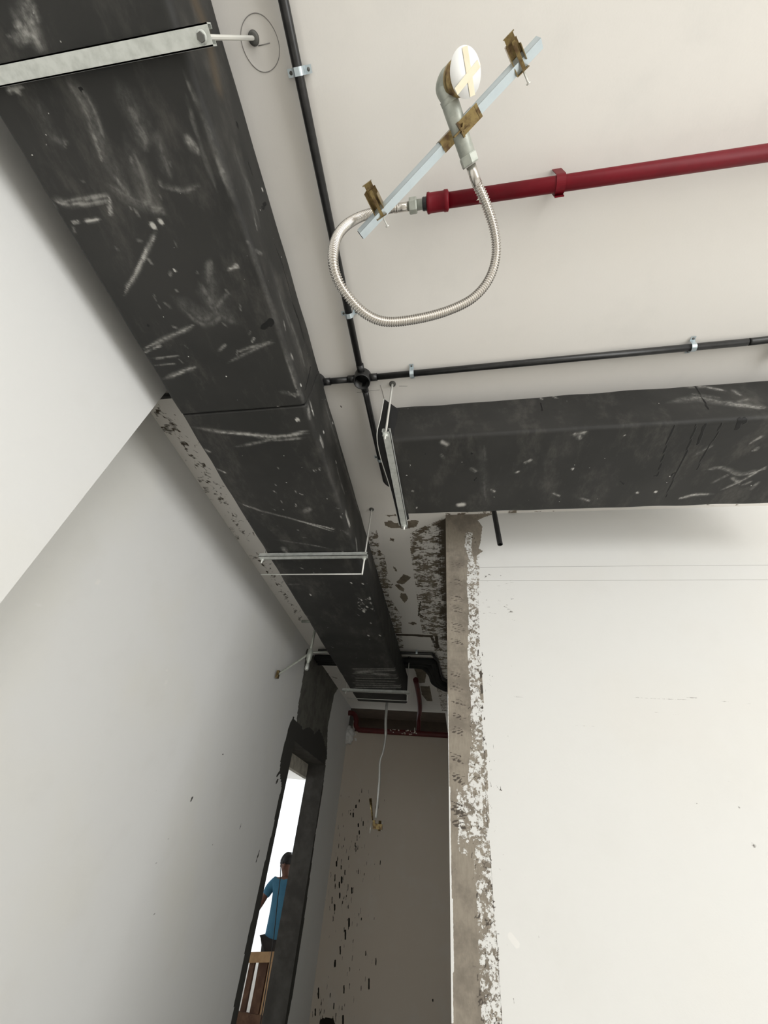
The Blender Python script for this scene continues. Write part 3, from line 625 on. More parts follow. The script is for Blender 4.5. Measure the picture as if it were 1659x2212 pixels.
MB().box((-0.982, -0.34, DB + 0.008), (-0.508, 4.09, 3.027)).build('duct_core', M['gap'], d1)

def paint_duct2(p):
    B = ('z', DB); S = ('y', 0.945)
    st = lambda pts, w_, a=0.8, soft=0.8, pl=B, ch='wear': p.scuff(pl, list(pts), w_, a, soft)
    for pts, w_, a in ((((1235, 940), (1270, 935)), 0.012, 0.55), (((1250, 935), (1255, 950)), 0.014, 0.5), (((1130, 1002), (1150, 992)), 0.008, 0.65), (((1112, 1022), (1122, 1018)), 0.006, 0.75), (((1192, 1064), (1210, 1072)), 0.006, 0.6),
                       (((1465, 1078), (1500, 1068), (1545, 1068)), 0.010, 0.65), (((1555, 1060), (1600, 1040), (1659, 1005)), 0.008, 0.5), (((1580, 1030), (1600, 1045)), 0.008, 0.5), (((1618, 960), (1650, 940)), 0.006, 0.55), (((1630, 975), (1640, 965)), 0.008, 0.65),
                       (((1520, 1015), (1560, 1010), (1600, 1025), (1659, 1010)), 0.010, 0.42), (((1600, 1050), (1625, 1040)), 0.008, 0.4), (((1620, 1060), (1640, 1040)), 0.008, 0.5), (((1400, 895), (1460, 885), (1520, 880)), 0.02, 0.3), (((1390, 905), (1440, 910)), 0.015, 0.3),
                       (((992, 1091), (1000, 1090)), 0.016, 0.9), (((955, 955), (965, 960)), 0.012, 0.55), (((1015, 1010), (1030, 1020)), 0.01, 0.4), (((1250, 1075), (1275, 1082)), 0.008, 0.5), (((950, 980), (960, 992)), 0.008, 0.35), (((1060, 1055), (1070, 1065)), 0.008, 0.4),
                       (((1040, 960), (1050, 1080)), 0.02, 0.12), (((1500, 985), (1540, 960)), 0.01, 0.3), (((1535, 1045), (1575, 1025)), 0.008, 0.4), (((1165, 885), (1280, 875)), 0.02, 0.12)):
        st(pts, w_, a)
    for q, r in (((957, 943), 0.004), ((1019, 937), 0.005), ((891, 1060), 0.004), ((1067, 1060), 0.004), ((1376, 1063), 0.006), ((1416, 1062), 0.006), ((900, 1096), 0.004), ((1237, 1012), 0.005), ((1350, 940), 0.003)): st((q, (q[0] + 1, q[1] + 1.5)), r, 1.2)
    for pts, w_, a in ((((1165, 855), (1172, 864)), 0.007, 0.75), (((1185, 850), (1205, 862)), 0.006, 0.55), (((1210, 852), (1222, 850)), 0.007, 0.6), (((1248, 847), (1260, 850)), 0.006, 0.5), (((1470, 835), (1520, 835), (1570, 845)), 0.012, 0.5), (((1490, 850), (1560, 860)), 0.01, 0.3),
                       (((1580, 840), (1600, 855)), 0.012, 0.4), (((1440, 870), (1500, 860), (1560, 870), (1659, 880)), 0.02, 0.4), (((1590, 870), (1620, 862)), 0.01, 0.35)):
        st(pts, w_, a, 0.9, S)
    p.stroke('bare', B, [(1610, 890), (1659, 888)], 0.014, 0.9, 0.9)
    # slits
    for pts, w_ in ((((1530, 885), (1534, 898), (1525, 915), (1506, 960)), 0.003), (((1515, 895), (1500, 930), (1478, 990), (1455, 1035), (1438, 1075)), 0.0028), (((1566, 893), (1550, 935), (1520, 985), (1505, 1015)), 0.0026), (((1458, 915), (1440, 960), (1420, 1028)), 0.0024), (((1522, 920), (1508, 958)), 0.0045)):
        p.stroke('dirt', B, list(pts), w_ * 1.3, 1.4, 0.7)
    for pts, w_ in ((((1592, 925), (1602, 900)), 0.012), (((1608, 912), (1614, 895)), 0.012), (((1595, 905), (1600, 893)), 0.008), (((1431, 917), (1434, 916)), 0.005), (((1448, 1030), (1456, 1022)), 0.005), (((1413, 1028), (1420, 1026)), 0.004), (((1018, 979), (1020, 980)), 0.005), (((1340, 1040), (1348, 1046)), 0.004), (((1025, 1038), (1030, 1032)), 0.004), (((918, 981), (921, 982)), 0.004)):
        p.stroke('dirt', B, list(pts), w_ * 0.8, 1.3, 0.6)
    p.stroke('dirt', S, [(1495, 826), (1520, 862), (1530, 885)], 0.0035, 1.4, 0.7)
    p.stroke('dirt', S, [(1169, 870), (1171, 888)], 0.004, 1.0, 0.6)
d2 = thing('air_duct', 'shorter black insulated duct at right, crosswise under the ceiling in front of the white wall', 'duct', (0.8, 1.16, 2.93))
duct_section('insulation_section', 'x', -0.222, 1.45, 0.945, 1.370, DB, 3.003, d2, paint_duct2, step=0.005, dense=0.005, rad=0.016, seed=4.0, vis='left')
# loose foam sheet at the open end of the duct, its cut edge showing pale
A = catmull([onz(830, 862, 2.97), onz(822, 905, 2.88), onz(815, 940, 2.815), onz(822, 985, 2.80), onz(845, 1060, 2.795), onz(863, 1135, 2.795)], 8)
Bc = catmull([(-0.205, 0.95, 2.985), (-0.205, 0.95, 2.86), (-0.205, 0.955, 2.80), (-0.205, 1.00, 2.792), (-0.205, 1.18, 2.792), (-0.205, 1.40, 2.792)], 8)
A = [Vector(a) for a in A]; k = len(A)
fl = MB(); off = Vector((0, 0.01, 0.01))
V = A + Bc + [a + off for a in A] + [b + off for b in Bc]
F = []
for i in range(k - 1):
    F += [(i, i + 1, k + i + 1, k + i), (2 * k + i, 3 * k + i, 3 * k + i + 1, 2 * k + i + 1), (i, 2 * k + i, 2 * k + i + 1, i + 1), (k + i, k + i + 1, 3 * k + i + 1, 3 * k + i)]
F += [(0, k, 3 * k, 2 * k), (k - 1, 3 * k - 1, 4 * k - 1, 2 * k - 1)]
fl.add(V, F, True); fl.build('loose_foam_sheet', M['gap'], d2)
o = MB().tube([a + Vector((-0.001, -0.001, -0.001)) for a in A], 0.0019, 6).build('sheet_edge', M['foil'], d2); o['label'] = 'pale cut edge of the loose foam sheet'

# ------------------------------------------------------------------ duct hangers
def channel(mb, a, b, side, w_=0.03, h=0.021, t=0.0022):
    """U channel from a to b, web at the bottom, flanges up; side = unit vector across"""
    a = Vector(a); b = Vector(b); d = (b - a).normalized(); L = (b - a).length / 2; c = (a + b) / 2; up = Vector((0, 0, 1)); s = Vector(side)
    mb.obox(c + up * t / 2, d, s, up, L, w_ / 2, t / 2)
    for sg in (-1, 1):
        mb.obox(c + s * sg * (w_ / 2 - t / 2) + up * h / 2, d, s, up, L, t / 2, h / 2)
        mb.obox(c + s * sg * (w_ / 2 - t * 2) + up * (h - t / 2), d, s, up, L, t * 1.6, t / 2)
def hexnut(mb, c, axis, r, h):
    mb.lathe(Vector(c) - Vector(axis) * h / 2, axis, [(0, r * 0.92), (h * 0.12, r), (h * 0.88, r), (h, r * 0.92)], 6, False)
def rod_mesh(x, y, z0, z1, r=0.0045):
    z = z0; pts = []; rr = []; i = 0
    while z < z1: pts.append((x, y, z)); rr.append(r if i % 2 else r * 0.86); z += 0.0016; i += 1
    pts.append((x, y, z1)); rr.append(r); return MB().tube(pts, rr, 8, smooth=False)
def hanger(a, b, side, rods, label, drop=0.0, wire=False, zc=2.765, low=0.02):
    t = thing('duct_hanger', label, 'bracket', ((a[0] + b[0]) / 2, (a[1] + b[1]) / 2, zc), 'galvanised hangers carrying the ducts')
    m = MB(); channel(m, (a[0], a[1], zc), (b[0], b[1], zc), side); m.build('channel', M['galv'], t)
    for i, (x, y) in enumerate(rods):
        rod_mesh(x, y, zc - low - (drop if i == 0 else 0), H - 0.004).build('rod', M['rod'], t)
        n = MB(); hexnut(n, (x, y, zc - 0.0035), (0, 0, 1), 0.0078, 0.006)
        n.build('nut', M['plug'] if low < 0.01 else M['galv'], t); MB().lathe((x, y, zc - 0.0008), (0, 0, 1), [(0, 0.0105), (0.0008, 0.0108)], 20).build('washer', M['galv'], t)
        MB().lathe((x, y, H - 0.006), (0, 0, 1), [(0, 0.008), (0.001, 0.0125), (0.006, 0.014)], 20).build('anchor_sleeve', M['plug'], t)
    if wire:
        z = zc - low - drop + 0.004
        MB().tube([(rods[0][0], rods[0][1], z), (rods[-1][0] + 0.02, rods[-1][1], z)] , 0.0028, 8).build('lower_wire', M['rod'], t)
    return t
hanger((-1.05, -0.093), (-0.432, -0.074), (0.031, -0.9995, 0), [(-0.450, -0.073), (-1.035, -0.09)], 'galvanised hanger channel crossing the long duct at the top left, nearest the camera', low=0.004)
hanger((-0.232, 0.885), (-0.226, 1.425), (1, 0, 0), [(-0.236, 0.9), (-0.225, 1.412)], 'galvanised hanger channel under the open end of the right-hand duct', low=0.022, zc=2.762)
hanger((-1.02, 1.652), (-0.44, 1.652), (0, 1, 0), [(-0.457, 1.668), (-1.01, 1.668)], 'galvanised hanger channel crossing the long duct halfway down the room', drop=0.075, wire=True)
hanger((-1.05, 3.745), (-0.44, 3.735), (0, 1, 0), [(-0.46, 3.75), (-1.02, 3.75)], 'galvanised hanger channel at the far end of the long duct', drop=0.04, wire=True)

# pencil circle drawn round the nearest anchor, pencil lines on the wall
pc = Vector((-0.4365, -0.062, H - 0.0004)); rnd = random.Random(1)
m = MB(); m.tube([pc + Vector((math.cos(a) * (0.046 + 0.002 * math.sin(2 * a)), math.sin(a) * 0.048, 0)) for a in np.linspace(0, 2 * math.pi + 0.3, 60)], 0.0009, 5)
m.tube([onz(558, 99, H - 0.0004), onz(583, 93, H - 0.0004)], 0.0009, 5); m.build('pencil_circle', M['pencil'], ceil)
m = MB()
for q in (((766 + 5, 848), (820, 842)), ((862, 834), (880, 834)), ((821, 831), (826, 845), (830, 862))): m.tube([onz(a, b, H - 0.0004) for a, b in q], 0.0009, 5)
m.build('pencil_tick', M['pencil'], ceil)
m = MB()
m.tube([(0.06 + 0.03, Y_R - 0.0002, 2.752), (0.6, Y_R - 0.0002, 2.7535), (1.6, Y_R - 0.0002, 2.7525)], 0.0007, 4)
m.tube([(0.095, Y_R - 0.0002, 2.677), (1.6, Y_R - 0.0002, 2.6775)], 0.0006, 4); m.build('pencil_line', M['pencil'], wr)

# ------------------------------------------------------------------ black conduits
PZ = H - 0.022; PR = 0.0125
def conduit(pts, label, r=PR, name='conduit', cat='pipe', mat='black_pipe', group='black conduits on the ceiling'):
    o = MB().tube(pts, r, 18).build(name, M[mat]); return tag(o, label, cat, group)
conduit([(-0.352, -0.9, PZ), (-0.352, 0.80, PZ)], 'black conduit along the ceiling from the top edge of the photo to the junction box')
conduit(catmull([(-0.350, 0.90, PZ), (-0.347, 1.2, PZ), (-0.343, 1.38, PZ), (-0.338, 1.44, PZ), (-0.300, 1.475, PZ), (-0.26, 1.478, PZ)], 8), 'black conduit running on from the junction box to an elbow behind the right duct end')
conduit([(-0.30, 0.850, PZ), (1.015, 0.842, PZ)], 'black conduit running right along the ceiling from the junction box above the right duct')
conduit([(-1.6, 0.852, PZ), (-0.57, 0.852, PZ)], 'black conduit passing above the long duct to the left wall')
conduit([(-0.515, 0.851, PZ), (-0.40, 0.851, PZ)], 'short black conduit linking the two junction boxes')
conduit(catmull([(1.02, 0.842, PZ), (1.06, 0.841, PZ), (1.10, 0.840, PZ), (1.135, 0.846, PZ), (1.148, 0.872, PZ), (1.15, 0.91, PZ)], 8), 'black conduit elbow at the right edge of the photo', name='conduit_elbow')
def junction_box(x, y, label, arms):
    t = thing('junction_box', label, 'junction box', (x, y, H - 0.03), 'round junction boxes')
    m = MB(); n = 28; z0 = H - 0.052; z1 = H - 0.002; Ro, Ri = 0.034, 0.030
    prof = [(Ro, z1), (Ro, z0 + 0.003), (Ro - 0.001, z0), (Ri, z0), (Ri, z1 - 0.004)]
    V = []; 
    for r, z in prof:
        for k in range(n): a = 2 * math.pi * k / n; V.append((x + r * math.cos(a), y + r * math.sin(a), z))
    F = [(i * n + k, i * n + (k + 1) % n, (i + 1) * n + (k + 1) % n, (i + 1) * n + k) for i in range(4) for k in range(n)] + [tuple(4 * n + k for k in range(n))]
    m.add(V, F, True)
    m.build('box_body', M['black_pipe'], t)
    for dx, dy in arms:
        d = Vector((dx, dy, 0)); c = Vector((x, y, PZ))
        MB().tube([c + d * 0.029, c + d * 0.06], 0.0150, 18).build('spout', M['black_pipe'], t)
    MB().lathe((x, y, H - 0.008), (0, 0, 1), [(0, 0.029), (0.004, 0.029)], 24).build('box_inside', M['black_hole'], t)
    return t
junction_box(-0.350, 0.850, 'round black junction box with four spouts where the ceiling conduits cross', [(1, 0), (-1, 0), (0, 1), (0, -1)])
junction_box(-0.545, 0.852, 'round black junction box half hidden above the edge of the long duct', [(1, 0)])
def saddle(x, y, d, label):
    """two-ear saddle clip; d = pipe direction"""
    t = thing('pipe_saddle', label, 'clip', (x, y, H - 0.01), 'metal saddle clips on the conduits')
    d = Vector(d).normalized(); s = Vector((-d.y, d.x, 0)); c = Vector((x, y, PZ)); m = MB(); V = []; F = []
    r = PR + 0.0018; n = 14; arcp = [(-r - 0.001, H - 0.004)] + [(r * math.cos(math.pi + math.pi * k / n) , PZ + r * math.sin(math.pi + math.pi * k / n)) for k in range(n + 1)] + [(r + 0.001, H - 0.004)]
    arcp = [(-r - 0.016, H - 0.004)] + arcp + [(r + 0.016, H - 0.004)]
    for (u, z) in arcp:
        for w_ in (-0.008, 0.008):
            for o in (0, 1):
                V.append(Vector((x, y, 0)) + s * u * (1 + 0.04 * o) + d * w_ + Vector((0, 0, z - 0.0014 * o)))
    for i in range(len(arcp) - 1):
        a = i * 4; b = a + 4; F += [(a, b, b + 2, a + 2), (a + 1, a + 3, b + 3, b + 1), (a, a + 1, b + 1, b), (a + 2, b + 2, b + 3, a + 3)]
    m.add(V, F, False)
    m.add([Vector((x, y, PZ - r - 0.0016)) + s * a + d * b for a, b in ((-.006, -.008), (.006, -.008), (.006, .008), (-.006, .008))], [(0, 1, 2, 3)])
    m.build('strap', M['zinc'], t)
    for sg in (-1, 1):
        q = Vector((x, y, 0)) + s * sg * (r + 0.009)
        MB().lathe((q.x, q.y, H - 0.0085), (0, 0, 1), [(0, 0.002), (0.0008, 0.0036), (0.0035, 0.0042)], 12).build('screw', M['plug'], t)
    return t
saddle(-0.352, -0.003, (0, 1, 0), 'zinc saddle clip on the conduit near the top edge of the photo')
saddle(-0.351, 0.597, (0, 1, 0), 'zinc saddle clip on the conduit beside the bottom of the steel hose loop')
saddle(-0.345, 1.284, (0, 1, 0), 'zinc saddle clip on the conduit left of the right duct end')
saddle(-0.150, 0.849, (1, 0, 0), 'zinc saddle clip just right of the junction box')
saddle(0.845, 0.843, (1, 0, 0), 'zinc saddle clip at the far right of the crosswise conduit')
o = MB(); V = []; a = Vector((0.190, 1.60, 3.099)); b = Vector((0.206, 1.60, 2.79)); n = 18
o.tube([a, b], 0.0125, n, caps=False); o.tube([b + Vector((0, 0, 0.0)), b + Vector((0, 0, 0.03))], 0.0100, n, caps=False)
V = [(b.x + r * math.cos(t_), b.y + r * math.sin(t_), b.z) for r in (0.0125, 0.0100) for t_ in np.linspace(0, 2 * math.pi, n + 1)[:-1]]
o.add(V, [(k, (k + 1) % n, n + (k + 1) % n, n + k) for k in range(n)])
tag(o.build('conduit_stub', M['black_pipe']), 'open black conduit stub hanging from the ceiling below the right duct', 'pipe')

# ------------------------------------------------------------------ red fire pipe and flexible sprinkler drop
RZ, RY = 3.04, 0.303
def ry(x): return RY + (x - 0.3) * 0.008
t = thing('fire_pipe', 'red painted sprinkler pipe running to the right across the ceiling', 'pipe', (0.3, RY, RZ))
MB().tube([(x, ry(x), RZ) for x in (-0.02, 0.4, 1.2)], 0.0195, 24).build('pipe_run', M['red'], t)
m = MB(); m.lathe((-0.052, ry(-0.05), RZ), (1, 0.008, 0), [(0, 0.020), (0.002, 0.0262), (0.008, 0.0262), (0.010, 0.0245), (0.048, 0.0245), (0.050, 0.0265), (0.060, 0.0265), (0.063, 0.020)], 28)
m.build('coupling', M['red'], t)
m = MB(); cx = 0.308
ang = [(math.cos(a), math.sin(a)) for a in np.linspace(-math.pi, 0, 15)]
V = []; F = []
prof = [(-0.021, H - 0.0)] + [(0.0215 * c, RZ + 0.0215 * s) for c, s in ang] + [(0.0215, H - 0.0)]
for (u, z) in prof:
    for wx in (-0.012, 0.012):
        for o_ in (1.0, 1.09): V.append((cx + wx, ry(cx) + u * o_, z if z > RZ + 0.001 else RZ + (z - RZ) * o_))
for i in range(len(prof) - 1): a = i * 4; b = a + 4; F += [(a, b, b + 2, a + 2), (a + 1, a + 3, b + 3, b + 1), (a, a + 1, b + 1, b), (a + 2, b + 2, b + 3, a + 3)]
m.add(V, F); m.box((cx - 0.012, ry(cx) + 0.0225, RZ - 0.022), (cx + 0.012, ry(cx) + 0.0255, RZ + 0.02)); m.build('pipe_clamp', M['red'], t)
m = MB(); sp = Vector((0.098, ry(0.09) + 0.002, RZ - 0.0200))
for a_, L in ((0.3, .012), (1.2, .018), (2.0, .012), (2.9, .022), (3.8, .014), (4.6, .016), (5.5, .022)):
    m.tube([sp, sp + Vector((math.cos(a_) * L * 0.8, math.sin(a_) * L, 0.0035))], [0.0022, 0.0006], 5)
o = m.build('plaster_splash', M['fleck'], t); o['label'] = 'cream plaster splash on the red pipe'
# thread tape and short nipple
h = thing('flexible_hose', 'corrugated stainless steel flexible sprinkler hose looping from the red pipe', 'hose', (-0.1, 0.35, 2.85))
ax = Vector((1, 0.008, 0)).normalized(); e = Vector((-0.052, ry(-0.05), RZ))
MB().lathe(e - ax * 0.03, ax, [(0, 0.0135), (0.018, 0.0135), (0.019, 0.0155), (0.031, 0.0155)], 20).build('nipple', M['iron'], h)
MB().lathe(e - ax * 0.012, ax, [(0, 0.0158), (0.004, 0.0172), (0.009, 0.0165), (0.012, 0.018)], 20).build('thread_tape', M['black_pipe'], h)
m = MB(); hexnut(m, e - ax * 0.039, ax, 0.0205, 0.022); m.build('hose_nut', M['iron'], h)
NUT = onz(1013, 345, 2.905); RED = onz(972, 222, 2.925); pd = (RED - NUT).normalized()
tube_a = [e - ax * 0.048, e - ax * 0.095]
MB().tube(tube_a, 0.0118, 18).build('hose_end_tube', M['steel'], h)
s_end = NUT - pd * 0.012
MB().tube([s_end, s_end - pd * 0.045], 0.0118, 18).build('hose_end_tube', M['steel'], h)
mid = [e - ax * 0.085, onz(835, 452, 3.02), onz(775, 470, 2.93), onz(735, 500, 2.80), onz(720, 545, 2.70), onz(726, 595, 2.66), onz(752, 640, 2.65), onz(790, 678, 2.655), onz(835, 695, 2.67), onz(900, 689, 2.70),
       onz(965, 672, 2.74), onz(1020, 645, 2.78), onz(1055, 605, 2.82), onz(1071, 555, 2.86), onz(1068, 500, 2.885), onz(1050, 440, 2.895), s_end - pd * 0.04]
path = catmull(mid, 40)
# resample by arclength
seg = np.array([tuple(p) for p in path]); d_ = np.r_[0, np.cumsum(np.linalg.norm(np.diff(seg, axis=0), axis=1))]
step = 0.0062 / 5; S_ = np.arange(0, d_[-1], step); pts = np.stack([np.interp(S_, d_, seg[:, k]) for k in range(3)], 1)
rr = 0.0104 + 0.0025 * (np.abs(np.sin(np.pi * S_ / 0.0062)) * 2 - 1)
MB().tube([Vector(p) for p in pts], rr, 14).build('corrugated_body', M['steel'], h)

s = thing('sprinkler_drop', 'galvanised sprinkler reducer with elbow and a round white card taped with a cross', 'sprinkler', RED)
m = MB(); hexnut(m, NUT, pd, 0.021, 0.022); m.build('end_nut', M['iron'], s)
Lp = (RED - NUT).length
MB().lathe(NUT + pd * 0.010, pd, [(0, 0.0165), (0.002, 0.0185), (0.055, 0.0190), (0.085, 0.0195), (0.100, 0.0195), (0.112, 0.0150), (0.125, 0.0128), (Lp - 0.005, 0.0125)], 26).build('reducer', M['iron'], s)
vd = (RED - CAM).normalized()                       # the way the drop is seen, used only to aim the round card the way it tilts in the room
rt = Vector((R3[0][0], R3[1][0], R3[2][0])); upv = Vector((R3[0][1], R3[1][1], R3[2][1]))
cn = Vector((0.585, -0.216, -0.782)).normalized()
DC = Vector((0.0523, 0.0524, 2.900))
e0 = RED - pd * 0.004; e2 = DC - cn * 0.034
e1 = onz(958, 190, 2.94); e15 = onz(968, 165, 2.935)
MB().tube(catmull([e0, e0 + pd * 0.014, e1, e15, e2 - cn * 0.012, e2], 8), [0.0150] * 6 + [0.0178] * 35, 20).build('elbow', M['iron'], s)
MB().lathe(e0 + pd * -0.001, pd, [(0, 0.0165), (0.004, 0.0195), (0.014, 0.0205)], 22).build('elbow_collar', M['iron'], s)
MB().lathe(e2 - cn * 0.016, cn, [(0, 0.0195), (0.004, 0.027), (0.010, 0.031), (0.030, 0.033)], 24).build('escutcheon_cup', M['brass'], s)
MB().lathe(DC - cn * 0.001, cn, [(0, 0.0408), (0.0014, 0.0412)], 56).build('cover_disc', M['paper'], s).__setitem__('label', 'round white card cover')
def on_disc(px, py, off=0.0):
    d = ray(px, py); return CAM + d * ((DC - CAM).dot(cn) / d.dot(cn)) + cn * off
def strip(name, p0, p1, w_, offn, tail=0.0):
    a = on_disc(*p0); b = on_disc(*p1); d = (b - a).normalized(); q = cn.cross(d); V = []; n = 14; L = (b - a).length
    for i in range(n + 1):
        tt = (L + tail) * i / n; over = max(0.0, tt - L)
        c = a + d * tt + cn * (offn - over * 0.9)
        V += [c - q * w_, c + q * w_, c - q * w_ - cn * 0.0003, c + q * w_ - cn * 0.0003]
    F = [(0, 1, 3, 2), (n * 4, n * 4 + 2, n * 4 + 3, n * 4 + 1)]
    for i in range(n): a_ = i * 4; b_ = a_ + 4; F += [(a_, b_, b_ + 1, a_ + 1), (a_ + 2, a_ + 3, b_ + 3, b_ + 2), (a_, a_ + 2, b_ + 2, b_), (a_ + 1, b_ + 1, b_ + 3, a_ + 3)]
    m = MB(); m.add(V, F); m.build(name, M['tape'], s)
strip('tape_strip', (1003, 101), (1020, 208), 0.0072, 0.0019)
strip('tape_strip', (984, 199), (1033, 138), 0.0066, 0.0024, 0.012)

# square support bar with its two spring brackets and the centre clamp
b0 = onz(779, 507, 2.845); b1 = onz(1166, 91, 2.985)
bd = (b1 - b0).normalized(); zb = Vector((0, 0, 1)); bs_ = bd.cross(zb).normalized(); bn = bs_.cross(bd).normalized(); rot_ = Matrix.Rotation(math.radians(24) * (-1 if bs_.dot(rt) > 0 else 1), 3, bd); bs0, bn0 = bs_.copy(), bn.copy(); bs_ = rot_ @ bs_; bn = rot_ @ bn
sb = thing('support_bar', 'square zinc support bar lying diagonally under the ceiling, carrying the sprinkler drop', 'bar', (b0 + b1) / 2)
m = MB(); L = (b1 - b0).length / 2; cbar = (b0 + b1) / 2; tw = 0.0098; th = 0.0012
for sg in (-1, 1):
    m.obox(cbar + bn * sg * (tw - th), bd, bs_, bn, L, tw, th); m.obox(cbar + bs_ * sg * (tw - th), bd, bs_, bn, L, th, tw - th)
m.build('square_tube', M['zinc'], sb)
m = MB()
for cc in (b0 - bd * 0.0006,): m.obox(cc, bd, bs_, bn, 0.001, tw - 0.002, tw - 0.002)
m.build('tube_end_shade', M['black_hole'], sb)  # black plate stands for the shade inside the open tube end
def end_bracket(q, top, bot, zc):
    """yellow channel clip gripping the bar; runs from px top to px bot"""
    c = cbar + bd * ((onz(q[0], q[1], zc) - cbar).dot(bd))
    a = onz(top[0], top[1], c.z); b = onz(bot[0], bot[1], c.z); d = (a - b).normalized(); L = (a - b).length
    c = b + d * L * 0.5; c.z = cbar.z + (c - cbar).dot(Vector((bd.x, bd.y, 0)).normalized()) * bd.z / math.hypot(bd.x, bd.y) 
    nrm = Vector((0, 0, 1)); nrm = (nrm - d * nrm.dot(d)).normalized(); sd = d.cross(nrm).normalized()
    e = bpy.data.objects.new('end_bracket', None); COL.objects.link(e); e.parent = sb; e.matrix_parent_inverse = Matrix.Translation(-sb.location); e.location = c
    e['label'] = 'yellow spring bracket'
    def part(mb, name, mat):
        o = mb.build(name, M[mat]); o.parent = e; o.matrix_parent_inverse = Matrix.Translation(-c); return o
    m = MB(); hl = L * 0.42; dn = -nrm; w_ = 0.0135
    m.obox(c + nrm * 0.013 - d * L * 0.02 + sd * 0.0, d, sd, nrm, hl, w_, 0.0009)                    # back web
    m.obox(c + sd * w_ - d * L * 0.02 + dn * 0.001, d, sd, nrm, hl, 0.0009, 0.0145)                  # flange
    m.obox(c - sd * w_ - d * L * 0.02 + dn * 0.001, d, sd, nrm, hl * 0.55, 0.0009, 0.0145)
    m.obox(c - sd * w_ * 0.2 - d * L * 0.02 + dn * 0.0145, d, sd, nrm, hl * 0.96, w_ * 0.28, 0.0009)     # tongue in front of the bar
    m.obox(c + dn * 0.001 - d * L * 0.44, d, sd, nrm, 0.0009, w_, 0.0145)
    part(m, 'clip_body', 'brass')
    m = MB(); m.obox(c + d * L * 0.48 + nrm * 0.008, d, sd, nrm, L * 0.10, w_ * 0.75, 0.0009); m.obox(c + d * L * 0.575 + nrm * 0.003, d, sd, nrm, 0.0009, w_ * 0.9, 0.006)
    m.obox(c + d * L * 0.385 + nrm * 0.0105, (d + nrm * -0.4).normalized(), sd, nrm, L * 0.03, w_ * 0.5, 0.0009); part(m, 'hook', 'brass')
    m = MB(); q0 = c - d * L * 0.40 + dn * 0.006 - sd * 0.001; m.tube([q0 + d * 0.03, q0 - d * 0.026], 0.0022, 8)
    m.lathe(q0 - d * 0.026, -d, [(0, 0.0022), (0.001, 0.0052), (0.003, 0.0048), (0.0038, 0.002)], 12); part(m, 'screw', 'rod')
    return e
end_bracket((815, 443), (795, 402), (828, 470), 2.86)
end_bracket((1118, 140), (1101, 82), (1131, 158), 2.97)
c = onz(990, 287, 2.925); e = bpy.data.objects.new('centre_clamp', None); COL.objects.link(e); e.parent = sb; e.matrix_parent_inverse = Matrix.Translation(-sb.location); e.location = c
def cpart(mb, name, mat):
    o = mb.build(name, M[mat]); o.parent = e; o.matrix_parent_inverse = Matrix.Translation(-c); return o
bs_, bn = bs0, bn0; pa = cbar + bd * ((c - cbar).dot(bd)); low = pa - bn * 0.033
m = MB()
m.obox(low + bd * 0.026, bd, bs_, bn, 0.026, 0.0145, 0.001); m.obox(low + bd * 0.045 + bn * 0.016, bd, bs_, bn, 0.001, 0.012, 0.017)
m.obox(pa - bd * 0.022 - bn * 0.0125, bd, bs_, bn, 0.024, 0.013, 0.001); m.obox(pa - bd * 0.022 + bs_ * 0.0125, bd, bs_, bn, 0.024, 0.001, 0.0125); m.obox(pa + bn * 0.012 , bd, bs_, bn, 0.05, 0.013, 0.001)
cpart(m, 'clamp_plate', 'brass')
m = MB(); m.obox(low - bd * 0.001 - bn * 0.002, bd, bs_, bn, 0.002, 0.016, 0.006); m.obox(low + bd * 0.003 - bn * 0.006, (bd + bs_).normalized(), (bd - bs_).normalized(), bn, 0.009, 0.002, 0.006)
m.tube([low - bn * 0.012, low + bn * 0.03], 0.0035, 8); m.obox(low - bd * 0.012 - bn * 0.001, bd, bs_, bn, 0.008, 0.0016, 0.008); m.obox(low + bd * 0.01 - bn * 0.004 - bs_ * 0.006, bd, bs_, bn, 0.008, 0.0016, 0.006)
cpart(m, 'wing_screw', 'brass')

# ------------------------------------------------------------------ down the passage: second sprinkler drop, black pipes, red pipes
def cdrop():
    x, y = -1.31, 3.42
    pts = [(682, 1352), (681, 1385), (678, 1415), (676, 1452)]
    t = thing('sprinkler_drop', 'small grey sprinkler drop hanging beside the left wall above the doorway', 'sprinkler', (-1.2, 3.1, 2.9))
    q = onz(681, 1358, 2.985); x, y = q.x, q.y
    z1 = None
    MB().tube([(x, y, 3.06), (x, y, 2.80)], 0.010, 12).build('drop_pipe', M['iron'], t)
    MB().lathe((x, y, 2.70), (0, 0, 1), [(0, 0.010), (0.02, 0.012), (0.03, 0.018), (0.07, 0.022), (0.11, 0.018), (0.115, 0.012)], 16).build('reducer', M['iron'], t)
    MB().lathe((x, y, 2.655), (0, 0, 1), [(0, 0.012), (0.01, 0.016), (0.04, 0.013), (0.05, 0.010)], 12).build('sprinkler_head', M['galv'], t)
    MB().tube([(x, y, 3.05), (x - 0.13, y + 0.01, 3.05)], 0.013, 12).build('branch_pipe', M['iron'], t)
    b = thing('support_bar', 'small support bar with a clip at its end, holding the sprinkler drop above the doorway', 'bar', (-1.2, 3.1, 2.78))
    za = 2.775
    A0 = onx(600, 1457, X_L + 0.03); A1 = onz(716, 1408, 2.86)
    MB().tube([A0, Vector((x, y + 0.02, 2.80)), A1], 0.0085, 4, smooth=False, sq=True).build('square_tube', M['iron'], b)
    MB().box(A0 - Vector((0.010, 0.014, 0.028)), A0 + Vector((0.010, 0.014, 0.028)), 0.002).build('end_clip', M['brass'], b)
cdrop()
